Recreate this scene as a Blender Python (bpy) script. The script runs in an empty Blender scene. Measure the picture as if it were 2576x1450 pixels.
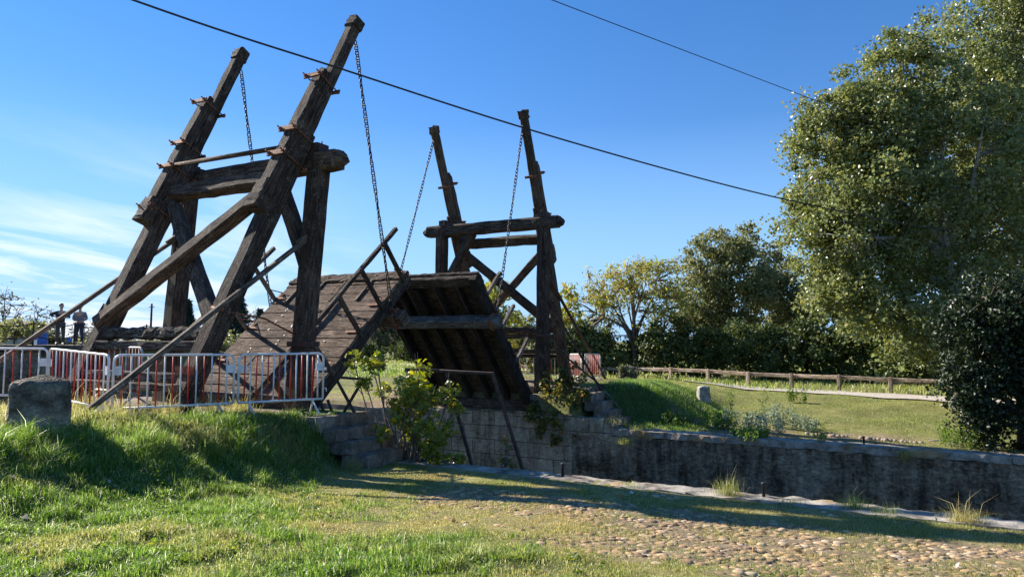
import bpy, math, random
import numpy as np
from mathutils import Vector, Matrix

random.seed(7)
RNG = np.random.default_rng(7)
SC = bpy.context.scene
COL = SC.collection

# ------------------------------------------------------------------ camera
# world: X runs along the canal (towards the photographer's right), Y across it
# (near bank negative, far bank positive), Z up; tower feet stand near Z = 0.
EYE = np.array([11.586, -14.441, 1.310])
YAW, PITCH, ROLL, FPX = 0.4998, 0.0735, 0.0038, 1751.1
sy, cy = math.sin(YAW), math.cos(YAW)
sp, cp = math.sin(PITCH), math.cos(PITCH)
FWD = Vector((-sy * cp, cy * cp, sp))
RGT = Vector((cy, sy, 0))
UPV = RGT.cross(FWD)
cr, sr = math.cos(ROLL), math.sin(ROLL)
cam_r = RGT * cr + UPV * sr
cam_u = UPV * cr - RGT * sr
cam = bpy.data.cameras.new("camera")
cam.sensor_width = 36.0
cam.lens = FPX / 2575.0 * 36.0
cam.clip_start, cam.clip_end = 0.05, 3000
camo = bpy.data.objects.new("camera", cam)
COL.objects.link(camo)
M = Matrix((cam_r, cam_u, -FWD)).transposed().to_4x4()
M.translation = Vector(EYE)
camo.matrix_world = M
SC.camera = camo
SC.view_settings.view_transform = 'Standard'
SC.view_settings.look = 'None'
SC.view_settings.gamma = 1.0
SC.view_settings.exposure = 1.12

# ------------------------------------------------------------------ sun and sky
SUN_EL, SUN_AZ = math.radians(31.0), math.radians(2.2)      # azimuth measured from -X towards +Y
SUNV = Vector((-math.cos(SUN_EL) * math.cos(SUN_AZ), math.cos(SUN_EL) * math.sin(SUN_AZ), math.sin(SUN_EL)))
sun = bpy.data.lights.new("sun", 'SUN')
sun.energy = 5.0
sun.angle = math.radians(0.53)
sun.color = (1.0, 0.94, 0.84)
suno = bpy.data.objects.new("sun", sun)
COL.objects.link(suno)
suno.rotation_euler = (-SUNV).to_track_quat('-Z', 'Y').to_euler()

W = bpy.data.worlds.new("World")
SC.world = W
W.use_nodes = True
nt = W.node_tree
nt.nodes.clear()


def N(tree, typ, **kw):
    n = tree.nodes.new(typ)
    for k, v in kw.items():
        if k.startswith('i_'):
            n.inputs[k[2:].replace('_', ' ')].default_value = v
        else:
            setattr(n, k, v)
    return n


def L(tree, a, b):
    tree.links.new(a, b)


def math_n(tree, op, a, b=None, clamp=False):
    n = tree.nodes.new('ShaderNodeMath')
    n.operation = op
    n.use_clamp = clamp
    for i, x in enumerate((a, b)):
        if x is None:
            continue
        if isinstance(x, (int, float)):
            n.inputs[i].default_value = x
        else:
            tree.links.new(x, n.inputs[i])
    return n.outputs[0]


def ramp(tree, fac, stops, interp='LINEAR'):
    n = tree.nodes.new('ShaderNodeValToRGB')
    n.color_ramp.interpolation = interp
    e = n.color_ramp.elements
    while len(e) < len(stops):
        e.new(0.5)
    for i, (p, c) in enumerate(stops):
        e[i].position = p
        e[i].color = c if len(c) == 4 else (*c, 1)
    tree.links.new(fac, n.inputs[0])
    return n.outputs[0]


SKY_K = 0.065
sky = N(nt, 'ShaderNodeTexSky', sky_type='NISHITA', sun_disc=False, sun_elevation=SUN_EL,
        sun_rotation=math.atan2(SUNV.x, SUNV.y), air_density=1.0, dust_density=0.0, ozone_density=3.0, altitude=50)
tc = N(nt, 'ShaderNodeTexCoord')
sep = N(nt, 'ShaderNodeSeparateXYZ')
L(nt, tc.outputs['Generated'], sep.inputs[0])
zz = math_n(nt, 'MAXIMUM', sep.outputs['Z'], 0.0)
zd = math_n(nt, 'ADD', zz, 0.07)
px = math_n(nt, 'DIVIDE', sep.outputs['X'], zd)
py = math_n(nt, 'DIVIDE', sep.outputs['Y'], zd)
# rotate the cloud plane so that the streaks run a little downwards to the right
ang = math.radians(24)
qx = math_n(nt, 'ADD', math_n(nt, 'MULTIPLY', px, math.cos(ang)), math_n(nt, 'MULTIPLY', py, math.sin(ang)))
qy = math_n(nt, 'SUBTRACT', math_n(nt, 'MULTIPLY', py, math.cos(ang)), math_n(nt, 'MULTIPLY', px, math.sin(ang)))
comb = N(nt, 'ShaderNodeCombineXYZ')
L(nt, math_n(nt, 'MULTIPLY', qx, 1.3), comb.inputs[0])
L(nt, math_n(nt, 'MULTIPLY', qy, 0.42), comb.inputs[1])
cir = N(nt, 'ShaderNodeTexNoise', i_Scale=0.9, i_Detail=7.0, i_Roughness=0.62, i_Distortion=0.6)
L(nt, comb.outputs[0], cir.inputs['Vector'])
cirm = ramp(nt, cir.outputs['Fac'], [(0.44, (0, 0, 0)), (0.68, (1, 1, 1))])
elev = ramp(nt, sep.outputs['Z'], [(0.0, (1, 1, 1)), (0.09, (1, 1, 1)), (0.15, (0.6, 0.6, 0.6)), (0.215, (0.22, 0.22, 0.22)), (0.27, (0, 0, 0))])
# azimuth mask: clouds stand in the part of the sky towards the sun
azd = math_n(nt, 'DIVIDE', math_n(nt, 'ADD', math_n(nt, 'MULTIPLY', sep.outputs['X'], -0.97), math_n(nt, 'MULTIPLY', sep.outputs['Y'], 0.05)), 1.0)
azm = ramp(nt, azd, [(0.62, (0, 0, 0)), (0.86, (1, 1, 1))])
# low heaped clouds on the horizon
comb2 = N(nt, 'ShaderNodeCombineXYZ')
L(nt, math_n(nt, 'MULTIPLY', sep.outputs['X'], 5.0), comb2.inputs[0])
L(nt, math_n(nt, 'MULTIPLY', sep.outputs['Y'], 5.0), comb2.inputs[1])
L(nt, math_n(nt, 'MULTIPLY', sep.outputs['Z'], 22.0), comb2.inputs[2])
cum = N(nt, 'ShaderNodeTexNoise', i_Scale=1.1, i_Detail=6.0, i_Roughness=0.55)
L(nt, comb2.outputs[0], cum.inputs['Vector'])
cums = math_n(nt, 'SUBTRACT', math_n(nt, 'ADD', cum.outputs['Fac'], 0.18), math_n(nt, 'MULTIPLY', sep.outputs['Z'], 3.2))
cumm = ramp(nt, cums, [(0.5, (0, 0, 0)), (0.6, (1, 1, 1))])
m1 = math_n(nt, 'MULTIPLY', math_n(nt, 'MULTIPLY', cirm, elev), azm)
m2 = math_n(nt, 'MULTIPLY', cumm, azm)
cm = math_n(nt, 'MAXIMUM', math_n(nt, 'MULTIPLY', m1, 0.95), math_n(nt, 'MULTIPLY', m2, 0.9), clamp=True)
# haze-free air: the glare round the sun and the pale horizon band are held back
bw = N(nt, 'ShaderNodeRGBToBW')
L(nt, sky.outputs[0], bw.inputs[0])
comp = math_n(nt, 'DIVIDE', 1.06, math_n(nt, 'ADD', 1.0, math_n(nt, 'MULTIPLY', bw.outputs[0], SKY_K)))
vm = N(nt, 'ShaderNodeVectorMath', operation='SCALE')
L(nt, sky.outputs[0], vm.inputs[0])
L(nt, comp, vm.inputs['Scale'])
hs = N(nt, 'ShaderNodeHueSaturation', i_Saturation=1.27, i_Value=1.0)
L(nt, vm.outputs[0], hs.inputs['Color'])
tint = N(nt, 'ShaderNodeMix', data_type='RGBA', blend_type='MULTIPLY')
tint.inputs['Factor'].default_value = 1.0
L(nt, hs.outputs[0], tint.inputs['A'])
tint.inputs['B'].default_value = (1.02, 0.97, 1.10, 1)
hz = N(nt, 'ShaderNodeMix', data_type='RGBA')
L(nt, ramp(nt, sep.outputs['Z'], [(0.0, (0.9, 0.9, 0.9)), (0.06, (0.75, 0.75, 0.75)), (0.30, (0, 0, 0))]), hz.inputs['Factor'])
L(nt, tint.outputs['Result'], hz.inputs['A'])
hz.inputs['B'].default_value = (2.1, 4.0, 6.7, 1)
mixc = N(nt, 'ShaderNodeMix', data_type='RGBA')
L(nt, cm, mixc.inputs['Factor'])
L(nt, hz.outputs['Result'], mixc.inputs['A'])
mixc.inputs['B'].default_value = (6.3, 6.6, 7.2, 1)
bg = N(nt, 'ShaderNodeBackground', i_Strength=0.084)
L(nt, mixc.outputs['Result'], bg.inputs['Color'])
wo = N(nt, 'ShaderNodeOutputWorld')
L(nt, bg.outputs[0], wo.inputs[0])


# ------------------------------------------------------------------ helpers
def spot(px_, d, z=None):
    """ground position at depth d along the bearing of photo column px_"""
    a = (px_ - 1287.5) / FPX
    x = EYE[0] + d * (-sy + cy * a)
    y = EYE[1] + d * (cy + sy * a)
    return (x, y, ground(x, y) if z is None else z)


def smooth(t):
    t = np.clip(t, 0, 1)
    return t * t * (3 - 2 * t)


def vnoise(x, y, s, seed=0):
    """cheap smooth value noise, vectorised"""
    x = np.asarray(x, float) / s
    y = np.asarray(y, float) / s
    xi, yi = np.floor(x), np.floor(y)
    fx, fy = smooth(x - xi), smooth(y - yi)

    def h(a, b):
        v = np.sin(a * 127.1 + b * 311.7 + seed * 74.7) * 43758.5453
        return v - np.floor(v)
    return (h(xi, yi) * (1 - fx) + h(xi + 1, yi) * fx) * (1 - fy) + (h(xi, yi + 1) * (1 - fx) + h(xi + 1, yi + 1) * fx) * fy


def ground(x, y):
    x = np.asarray(x, float)
    y = np.asarray(y, float)
    # near bank
    base = -0.79 + 0.40 * smooth((-5.6 - y) / 5.5) + 0.2 * smooth((-13 - y) / 8)
    crest = 0.0 + 0.22 * smooth((-5.2 - y) / 4.5)
    edge = 2.25 + 0.75 * smooth((y + 6.6) / 1.5)
    foot = 3.75 + 1.15 * smooth((-5.6 - y) / 2.6) + 0.8 * smooth((-9.2 - y) / 3.0)
    foot = foot + (edge + 0.12 - foot) * smooth((y + 5.72) / 0.12)
    t = smooth((x - edge) / (foot - edge))
    near = crest + (base - crest) * t
    tl = smooth((-2.4 - x) / 1.6)
    near = near + (-0.85 - near) * tl
    near = near + (0.20 * (vnoise(x, y, 0.75, 3) - 0.5) + 0.10 * (vnoise(x, y, 0.3, 4) - 0.5)) * smooth((t * (1 - t)) * 5) + (0.05 * (vnoise(x, y, 1.3, 5) - 0.5) + 0.045 * (vnoise(x, y, 0.28, 6) - 0.5) * smooth((-7.5 - y) / 1.0)) * smooth((-5.6 - y) / 0.6)
    # far bank
    fb = -1.21 + 0.06 * (vnoise(x, y, 0.8, 14) - 0.5) * smooth((y - 5.4) / .8) + 0.5 * smooth((y - 6.6) / 7.0)
    fc = -0.32 + 0.22 * smooth((y - 6.2) / 0.5) - 0.25 * smooth((y - 9) / 6)
    fedge = 3.3 + 0.9 * smooth((y - 6.0) / 0.6) - 2.0 * smooth((y - 9) / 6)
    ffoot = 3.42 + 3.6 * smooth((y - 6.0) / 0.9)
    tf = smooth((x - fedge) / (ffoot - fedge))
    far = fc + (fb - fc) * tf
    tl = smooth((-2.6 - x) / 1.8)
    far = far + (-0.85 - far) * tl
    far = far + (-0.72 - far) * smooth((y - 14.5) / 6)
    far = far + 0.14 * (vnoise(x, y, 1.1, 9) - 0.5) * smooth((y - 6.4) / 2) * (1 - smooth((y - 12) / 3))
    z = np.where(y < 0, near, far)
    # upper reach beyond the weir
    up = smooth((-17.6 - x) / 2.3) * (1 - smooth((np.abs(y) - 9) / 8))
    z = z + (0.92 - z) * up
    return z if z.ndim else float(z)


class MB:
    """collects shapes for ONE mesh object, with metre UVs"""

    def __init__(self):
        self.v, self.f, self.uv, self.mi, self.sm = [], [], [], [], []

    def face(self, idx, uv=None, mi=0, sm=False):
        self.f.append(tuple(idx))
        self.uv.append(uv if uv else [(0, 0)] * len(idx))
        self.mi.append(mi)
        self.sm.append(sm)

    def beam(self, P, Q, w, h, up=(0, 0, 1), seg=0.30, jit=0.006, ch=0.11, mi=0, taper=1.0, sag=0.0, w2=None):
        P, Q = Vector(P), Vector(Q)
        t = (Q - P)
        ln = t.length
        t.normalize()
        up = Vector(up)
        s = t.cross(up)
        if s.length < 1e-4:
            s = t.cross(Vector((0, 1, 0)))
        s.normalize()
        u = s.cross(t)
        n = max(1, int(ln / seg))
        c = min(w, h) * ch
        b = len(self.v)
        prof = [(-w / 2 + c, -h / 2), (w / 2 - c, -h / 2), (w / 2, -h / 2 + c), (w / 2, h / 2 - c),
                (w / 2 - c, h / 2), (-w / 2 + c, h / 2), (-w / 2, h / 2 - c), (-w / 2, -h / 2 + c)]
        per = [0]
        for i in range(8):
            a, d = prof[i], prof[(i + 1) % 8]
            per.append(per[-1] + math.hypot(a[0] - d[0], a[1] - d[1]))
        off = random.random() * 20
        for k in range(n + 1):
            q = k / n
            sc = 1 + (taper - 1) * q
            o = P + t * ln * q - u * sag * 4 * q * (1 - q)
            for (x, y) in prof:
                e = jit * (1.8 if k in (0, n) else 1)
                self.v.append(o + s * (x * sc + random.uniform(-jit, jit)) + u * (y * sc + random.uniform(-jit, jit)) + t * random.uniform(-e, e))
        for k in range(n):
            for i in range(8):
                j = (i + 1) % 8
                a = b + k * 8
                self.face((a + i, a + j, a + 8 + j, a + 8 + i),
                          [(off + ln * k / n, per[i]), (off + ln * k / n, per[i + 1]), (off + ln * (k + 1) / n, per[i + 1]), (off + ln * (k + 1) / n, per[i])], mi)
        self.face([b + i for i in range(7, -1, -1)], [(off + p[0] * .2, p[1]) for p in prof[::-1]], mi)
        a = b + n * 8
        self.face([a + i for i in range(8)], [(off + p[0] * .2, p[1]) for p in prof], mi)

    def box(self, c, d, ax=None, mi=0, jit=0.0):
        c = Vector(c)
        if ax is None:
            ax = (Vector((1, 0, 0)), Vector((0, 1, 0)), Vector((0, 0, 1)))
        b = len(self.v)
        for z in (-.5, .5):
            for y in (-.5, .5):
                for x in (-.5, .5):
                    self.v.append(c + ax[0] * (x * d[0] + random.uniform(-jit, jit)) + ax[1] * (y * d[1] + random.uniform(-jit, jit)) + ax[2] * (z * d[2] + random.uniform(-jit, jit)))
        o = random.random() * 9
        for q, (p, r) in (((0, 2, 3, 1), (0, 1)), ((4, 5, 7, 6), (0, 1)), ((0, 1, 5, 4), (0, 2)), ((2, 6, 7, 3), (0, 2)), ((0, 4, 6, 2), (1, 2)), ((1, 3, 7, 5), (1, 2))):
            uv = []
            for i in q:
                cc = ((i & 1) * d[0], ((i >> 1) & 1) * d[1], ((i >> 2) & 1) * d[2])
                uv.append((cc[p] + o, cc[r]))
            self.face([b + i for i in q], uv, mi)

    def tube(self, pts, r, n=8, mi=0, cap=True, close=False):
        pts = [Vector(p) for p in pts]
        m = len(pts)
        rr = r if isinstance(r, (list, tuple)) else [r] * m
        b = len(self.v)
        prev = None
        ln = 0
        lens = []
        for k in range(m):
            if close:
                t = pts[(k + 1) % m] - pts[k - 1]
            else:
                t = pts[min(k + 1, m - 1)] - pts[max(k - 1, 0)]
            if t.length < 1e-9:
                t = Vector((0, 0, 1))
            t.normalize()
            if prev is None:
                a = Vector((0, 0, 1)) if abs(t.z) < .9 else Vector((1, 0, 0))
                prev = t.cross(a).normalized()
            s = (prev - t * prev.dot(t)).normalized()
            prev = s
            u = t.cross(s)
            if k:
                ln += (pts[k] - pts[k - 1]).length
            lens.append(ln)
            for i in range(n):
                g = 2 * math.pi * i / n
                self.v.append(pts[k] + (s * math.cos(g) + u * math.sin(g)) * rr[k])
        for k in range(m if close else m - 1):
            k2 = (k + 1) % m
            for i in range(n):
                j = (i + 1) % n
                c = 2 * math.pi * rr[k] / n
                l2 = lens[k2] if k2 else lens[k] + .05
                self.face((b + k * n + i, b + k * n + j, b + k2 * n + j, b + k2 * n + i),
                          [(lens[k], c * i), (lens[k], c * (i + 1)), (l2, c * (i + 1)), (l2, c * i)], mi, True)
        if cap and not close:
            self.face([b + i for i in range(n - 1, -1, -1)], None, mi)
            self.face([b + (m - 1) * n + i for i in range(n)], None, mi)

    def build(self, name, mats, parent=None, label=None):
        me = bpy.data.meshes.new(name)
        me.from_pydata([tuple(v) for v in self.v], [], self.f)
        uvl = me.uv_layers.new(name="UVMap")
        flat = [c for f in self.uv for p in f for c in p]
        uvl.data.foreach_set('uv', flat)
        me.polygons.foreach_set('material_index', self.mi)
        me.polygons.foreach_set('use_smooth', self.sm)
        for m in (mats if isinstance(mats, (list, tuple)) else [mats]):
            me.materials.append(m)
        me.update()
        o = bpy.data.objects.new(name, me)
        COL.objects.link(o)
        if parent is not None:
            o.parent = parent
            pm = parent
            mat = Matrix.Identity(4)
            while pm is not None:
                mat = pm.matrix_basis @ mat
                pm = pm.parent
            # every builder works in the frame of its thing, whose Empty may be moved later
        if label:
            o['label'] = label
        return o


def tag(o, label, cat, group=None, kind=None):
    o['label'] = label
    o['category'] = cat
    if group:
        o['group'] = group
    if kind:
        o['kind'] = kind
    return o


def thing(name, label, cat, loc=(0, 0, 0), rz=0.0, group=None):
    o = bpy.data.objects.new(name, None)
    o.empty_display_size = 0.2
    COL.objects.link(o)
    o.location = loc
    o.rotation_euler = (0, 0, rz)
    return tag(o, label, cat, group)


def local(o, root):
    """part built in world coordinates: keep it where it is under a moved root"""
    o.parent = root
    o.matrix_parent_inverse = Matrix.LocRotScale(root.location, root.rotation_euler, root.scale).inverted()
    return o


def sub(m, name, mat, part):
    """sub-part of a part whose own frame is the world frame"""
    o = m.build(name, mat)
    o.parent = part
    return o


def numpy_mesh(name, V_, F_, mat, attrs=None, smooth_=False, parent=None):
    """V_ (n,3); F_ list of arrays of equal-size faces; attrs {name: per-face values}"""
    me = bpy.data.meshes.new(name)
    nf = sum(len(f) for f in F_)
    loops = np.concatenate([f.ravel() for f in F_]).astype(np.int32)
    sizes = np.concatenate([np.full(len(f), f.shape[1]) for f in F_]).astype(np.int32)
    starts = np.concatenate([[0], np.cumsum(sizes)[:-1]]).astype(np.int32)
    me.vertices.add(len(V_))
    me.vertices.foreach_set('co', np.asarray(V_, np.float32).ravel())
    me.loops.add(len(loops))
    me.loops.foreach_set('vertex_index', loops)
    me.polygons.add(nf)
    me.polygons.foreach_set('loop_start', starts)
    me.polygons.foreach_set('loop_total', sizes)
    me.polygons.foreach_set('use_smooth', np.full(nf, smooth_))
    for k, a in (attrs or {}).items():
        at = me.attributes.new(k, 'FLOAT', 'FACE' if len(a) == nf else 'POINT')
        at.data.foreach_set('value', np.asarray(a, np.float32))
    me.materials.append(mat)
    me.update(calc_edges=True)
    me.validate()
    o = bpy.data.objects.new(name, me)
    COL.objects.link(o)
    if parent is not None:
        o.parent = parent
    return o


# ------------------------------------------------------------------ materials
def newmat(name):
    m = bpy.data.materials.new(name)
    m.use_nodes = True
    t = m.node_tree
    b = t.nodes['Principled BSDF']
    return m, t, b


def bump(t, b, h, strength, dist=0.01):
    n = N(t, 'ShaderNodeBump', i_Strength=strength, i_Distance=dist)
    L(t, h, n.inputs['Height'])
    L(t, n.outputs[0], b.inputs['Normal'])


def mat_wood(name, c_dark, c_mid, c_light, rough=0.85, grain=1.0, bumpd=0.02):
    m, t, b = newmat(name)
    uv = N(t, 'ShaderNodeUVMap', uv_map='UVMap')
    mp = N(t, 'ShaderNodeMapping')
    mp.inputs['Scale'].default_value = (1.3, 16 * grain, 1)
    L(t, uv.outputs[0], mp.inputs[0])
    n1 = N(t, 'ShaderNodeTexNoise', i_Scale=2.2, i_Detail=8.0, i_Roughness=0.65, i_Distortion=0.4)
    L(t, mp.outputs[0], n1.inputs['Vector'])
    g = N(t, 'ShaderNodeNewGeometry')
    n2 = N(t, 'ShaderNodeTexNoise', i_Scale=1.7, i_Detail=5.0, i_Roughness=0.6)
    L(t, g.outputs['Position'], n2.inputs['Vector'])
    f = math_n(t, 'ADD', math_n(t, 'MULTIPLY', n1.outputs[0], 0.65), math_n(t, 'MULTIPLY', n2.outputs[0], 0.35))
    c = ramp(t, f, [(0.36, c_dark), (0.5, c_mid), (0.64, c_light)])
    # narrow drying cracks along the grain
    mp2 = N(t, 'ShaderNodeMapping')
    mp2.inputs['Scale'].default_value = (0.45, 9 * grain, 1)
    L(t, uv.outputs[0], mp2.inputs[0])
    n3 = N(t, 'ShaderNodeTexNoise', i_Scale=3.0, i_Detail=3.0, i_Roughness=0.5, i_Distortion=0.5)
    L(t, mp2.outputs[0], n3.inputs['Vector'])
    crk = ramp(t, math_n(t, 'ABSOLUTE', math_n(t, 'SUBTRACT', n3.outputs[0], 0.5)), [(0.0, (0.12, 0.12, 0.12)), (0.012, (0.3, 0.3, 0.3)), (0.028, (1, 1, 1))])
    mx = N(t, 'ShaderNodeMix', data_type='RGBA', blend_type='MULTIPLY')
    mx.inputs['Factor'].default_value = 0.65
    L(t, c, mx.inputs['A'])
    L(t, crk, mx.inputs['B'])
    oi = N(t, 'ShaderNodeObjectInfo')
    tv = ramp(t, oi.outputs['Random'], [(0.0, (0.72, 0.70, 0.68)), (0.5, (1.0, 1.0, 1.0)), (1.0, (1.45, 1.36, 1.28))])
    mxt = N(t, 'ShaderNodeMix', data_type='RGBA', blend_type='MULTIPLY')
    mxt.inputs['Factor'].default_value = 1.0
    L(t, mx.outputs['Result'], mxt.inputs['A'])
    L(t, tv, mxt.inputs['B'])
    mx = mxt
    # bleached, lichen grey stains
    n4 = N(t, 'ShaderNodeTexNoise', i_Scale=2.6, i_Detail=9.0, i_Roughness=0.75)
    L(t, g.outputs['Position'], n4.inputs['Vector'])
    n5 = N(t, 'ShaderNodeTexNoise', i_Scale=30.0, i_Detail=2.0)
    L(t, g.outputs['Position'], n5.inputs['Vector'])
    li = math_n(t, 'MAXIMUM', ramp(t, n4.outputs[0], [(0.56, (0, 0, 0)), (0.72, (0.55, 0.55, 0.55))]), ramp(t, math_n(t, 'MULTIPLY', n5.outputs[0], math_n(t, 'ADD', n4.outputs[0], 0.5)), [(0.64, (0, 0, 0)), (0.70, (0.8, 0.8, 0.8))]))
    mx3 = N(t, 'ShaderNodeMix', data_type='RGBA')
    L(t, li, mx3.inputs['Factor'])
    L(t, mx.outputs['Result'], mx3.inputs['A'])
    mx3.inputs['B'].default_value = (c_light[0] * 1.5, c_light[1] * 1.6, c_light[2] * 1.55, 1)
    L(t, mx3.outputs['Result'], b.inputs['Base Color'])
    b.inputs['Roughness'].default_value = rough
    b.inputs['Specular IOR Level'].default_value = 0.12
    bump(t, b, math_n(t, 'ADD', n1.outputs[0], math_n(t, 'MULTIPLY', crk, 0.9)), 1.0, bumpd)
    return m


WOOD = mat_wood('weathered_oak', (0.034, 0.024, 0.018), (0.088, 0.064, 0.049), (0.20, 0.152, 0.118))
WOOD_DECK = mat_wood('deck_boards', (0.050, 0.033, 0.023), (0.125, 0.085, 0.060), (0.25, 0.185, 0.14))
WOOD_SHADED = mat_wood('shade_toned_joists', (0.014, 0.011, 0.010), (0.030, 0.024, 0.021), (0.07, 0.056, 0.046))  # darker oak tones put the shade under the leaves into the colour
WOOD_ROT = mat_wood('rotten_sill', (0.025, 0.019, 0.015), (0.10, 0.082, 0.066), (0.30, 0.26, 0.21), bumpd=0.05)
WOOD_PALE = mat_wood('bleached_timber', (0.07, 0.065, 0.06), (0.17, 0.16, 0.15), (0.32, 0.30, 0.28))
WOOD_FENCE = mat_wood('fence_wood', (0.17, 0.13, 0.09), (0.38, 0.30, 0.22), (0.55, 0.46, 0.36))
WOOD_RAIL = mat_wood('rail_wood', (0.08, 0.06, 0.048), (0.17, 0.13, 0.10), (0.33, 0.27, 0.21))


def mat_simple(name, cols, scale=4.0, rough=0.7, metal=0.0, bumps=0.3, bumpd=0.005, detail=6.0, spec=0.5, pos=(0.35, 0.5, 0.65)):
    m, t, b = newmat(name)
    g = N(t, 'ShaderNodeNewGeometry')
    tcx = N(t, 'ShaderNodeTexCoord')
    n1 = N(t, 'ShaderNodeTexNoise', i_Scale=scale, i_Detail=detail, i_Roughness=0.62)
    L(t, tcx.outputs['Object'], n1.inputs['Vector'])
    st = [(pos[i] if len(cols) == 3 else 0.35 + 0.3 * i / max(1, len(cols) - 1), c) for i, c in enumerate(cols)]
    L(t, ramp(t, n1.outputs[0], st), b.inputs['Base Color'])
    b.inputs['Roughness'].default_value = rough
    b.inputs['Metallic'].default_value = metal
    b.inputs['Specular IOR Level'].default_value = spec
    if bumps:
        bump(t, b, n1.outputs[0], bumps, bumpd)
    return m


RUST = mat_simple('rusty_iron', [(0.07, 0.028, 0.015), (0.20, 0.075, 0.035), (0.34, 0.16, 0.09)], 18, 0.8, 0.2)
RUST_DARK = mat_simple('dark_rusty_iron', [(0.025, 0.016, 0.013), (0.055, 0.032, 0.024), (0.11, 0.055, 0.035)], 14, 0.7, 0.3)
CHAIN = mat_simple('chain_iron', [(0.018, 0.017, 0.018), (0.035, 0.032, 0.032), (0.07, 0.055, 0.045)], 9, 0.55, 0.5)
BLACK_IRON = mat_simple('black_iron', [(0.018, 0.016, 0.016), (0.035, 0.03, 0.028), (0.06, 0.045, 0.035)], 14, 0.6, 0.3)
WHITE = mat_simple('white_paint', [(0.62, 0.62, 0.60), (0.76, 0.76, 0.75), (0.80, 0.80, 0.79)], 9, 0.42, 0.0, 0.05)
WORN_WHITE = mat_simple('dull_white_paint', [(0.36, 0.33, 0.28), (0.58, 0.55, 0.50), (0.70, 0.68, 0.64)], 14, 0.6, 0.0, 0.1)
RED = mat_simple('red_paint', [(0.42, 0.025, 0.014), (0.56, 0.035, 0.02), (0.62, 0.05, 0.03)], 14, 0.42, 0.0, 0.05)
CABLE = mat_simple('cable_rubber', [(0.012, 0.012, 0.013), (0.018, 0.018, 0.02), (0.025, 0.025, 0.028)], 9, 0.6, 0.0, 0)
BARK = mat_simple('bark', [(0.07, 0.058, 0.048), (0.15, 0.125, 0.10), (0.25, 0.21, 0.175)], 7, 0.9, 0.0, 0.8, 0.03)
BARK_PALE = mat_simple('pale_bark', [(0.10, 0.09, 0.075), (0.26, 0.245, 0.21), (0.42, 0.40, 0.36)], 5, 0.85, 0.0, 0.6, 0.02)
BARK_DARK = mat_simple('dark_bark', [(0.02, 0.016, 0.013), (0.045, 0.036, 0.028), (0.08, 0.065, 0.05)], 7, 0.9, 0.0, 0.8, 0.03)
FLINT = mat_simple('small_stones', [(0.16, 0.11, 0.075), (0.30, 0.22, 0.155), (0.44, 0.35, 0.27)], 11, 0.75, 0.0, 0.3)


def mat_guardstone():
    m, t, b = newmat('lichened_limestone')
    tcx = N(t, 'ShaderNodeTexCoord')
    n1 = N(t, 'ShaderNodeTexNoise', i_Scale=5.0, i_Detail=10.0, i_Roughness=0.7)
    L(t, tcx.outputs['Object'], n1.inputs['Vector'])
    vo = N(t, 'ShaderNodeTexVoronoi', i_Scale=38.0)
    L(t, tcx.outputs['Object'], vo.inputs['Vector'])
    sepz = N(t, 'ShaderNodeSeparateXYZ')
    L(t, tcx.outputs['Object'], sepz.inputs[0])
    c1 = ramp(t, n1.outputs[0], [(0.35, (0.055, 0.047, 0.036)), (0.5, (0.16, 0.14, 0.11)), (0.66, (0.36, 0.32, 0.25))])
    c2 = ramp(t, n1.outputs[0], [(0.35, (0.20, 0.165, 0.11)), (0.6, (0.48, 0.41, 0.29))])
    zf = math_n(t, 'ADD', sepz.outputs['Z'], math_n(t, 'MULTIPLY', n1.outputs[0], 0.35))
    k = ramp(t, zf, [(0.50, (1, 1, 1)), (0.58, (0, 0, 0))])
    mx = N(t, 'ShaderNodeMix', data_type='RGBA')
    L(t, k, mx.inputs['Factor'])
    L(t, c1, mx.inputs['A'])
    L(t, c2, mx.inputs['B'])
    sp_ = ramp(t, vo.outputs['Distance'], [(0.10, (0.45, 0.45, 0.41)), (0.2, (0, 0, 0))])
    mx2 = N(t, 'ShaderNodeMix', data_type='RGBA', blend_type='ADD')
    nn = N(t, 'ShaderNodeTexNoise', i_Scale=13.0, i_Detail=1.0)
    L(t, tcx.outputs['Object'], nn.inputs['Vector'])
    L(t, ramp(t, nn.outputs[0], [(0.56, (0, 0, 0)), (0.62, (0.7, 0.7, 0.7))]), mx2.inputs['Factor'])
    L(t, mx.outputs['Result'], mx2.inputs['A'])
    L(t, sp_, mx2.inputs['B'])
    L(t, mx2.outputs['Result'], b.inputs['Base Color'])
    b.inputs['Roughness'].default_value = 0.95
    b.inputs['Specular IOR Level'].default_value = 0.08
    bump(t, b, math_n(t, 'ADD', n1.outputs[0], math_n(t, 'MULTIPLY', vo.outputs['Distance'], 0.5)), 1.0, 0.06)
    return m


GUARD = mat_guardstone()


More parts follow.
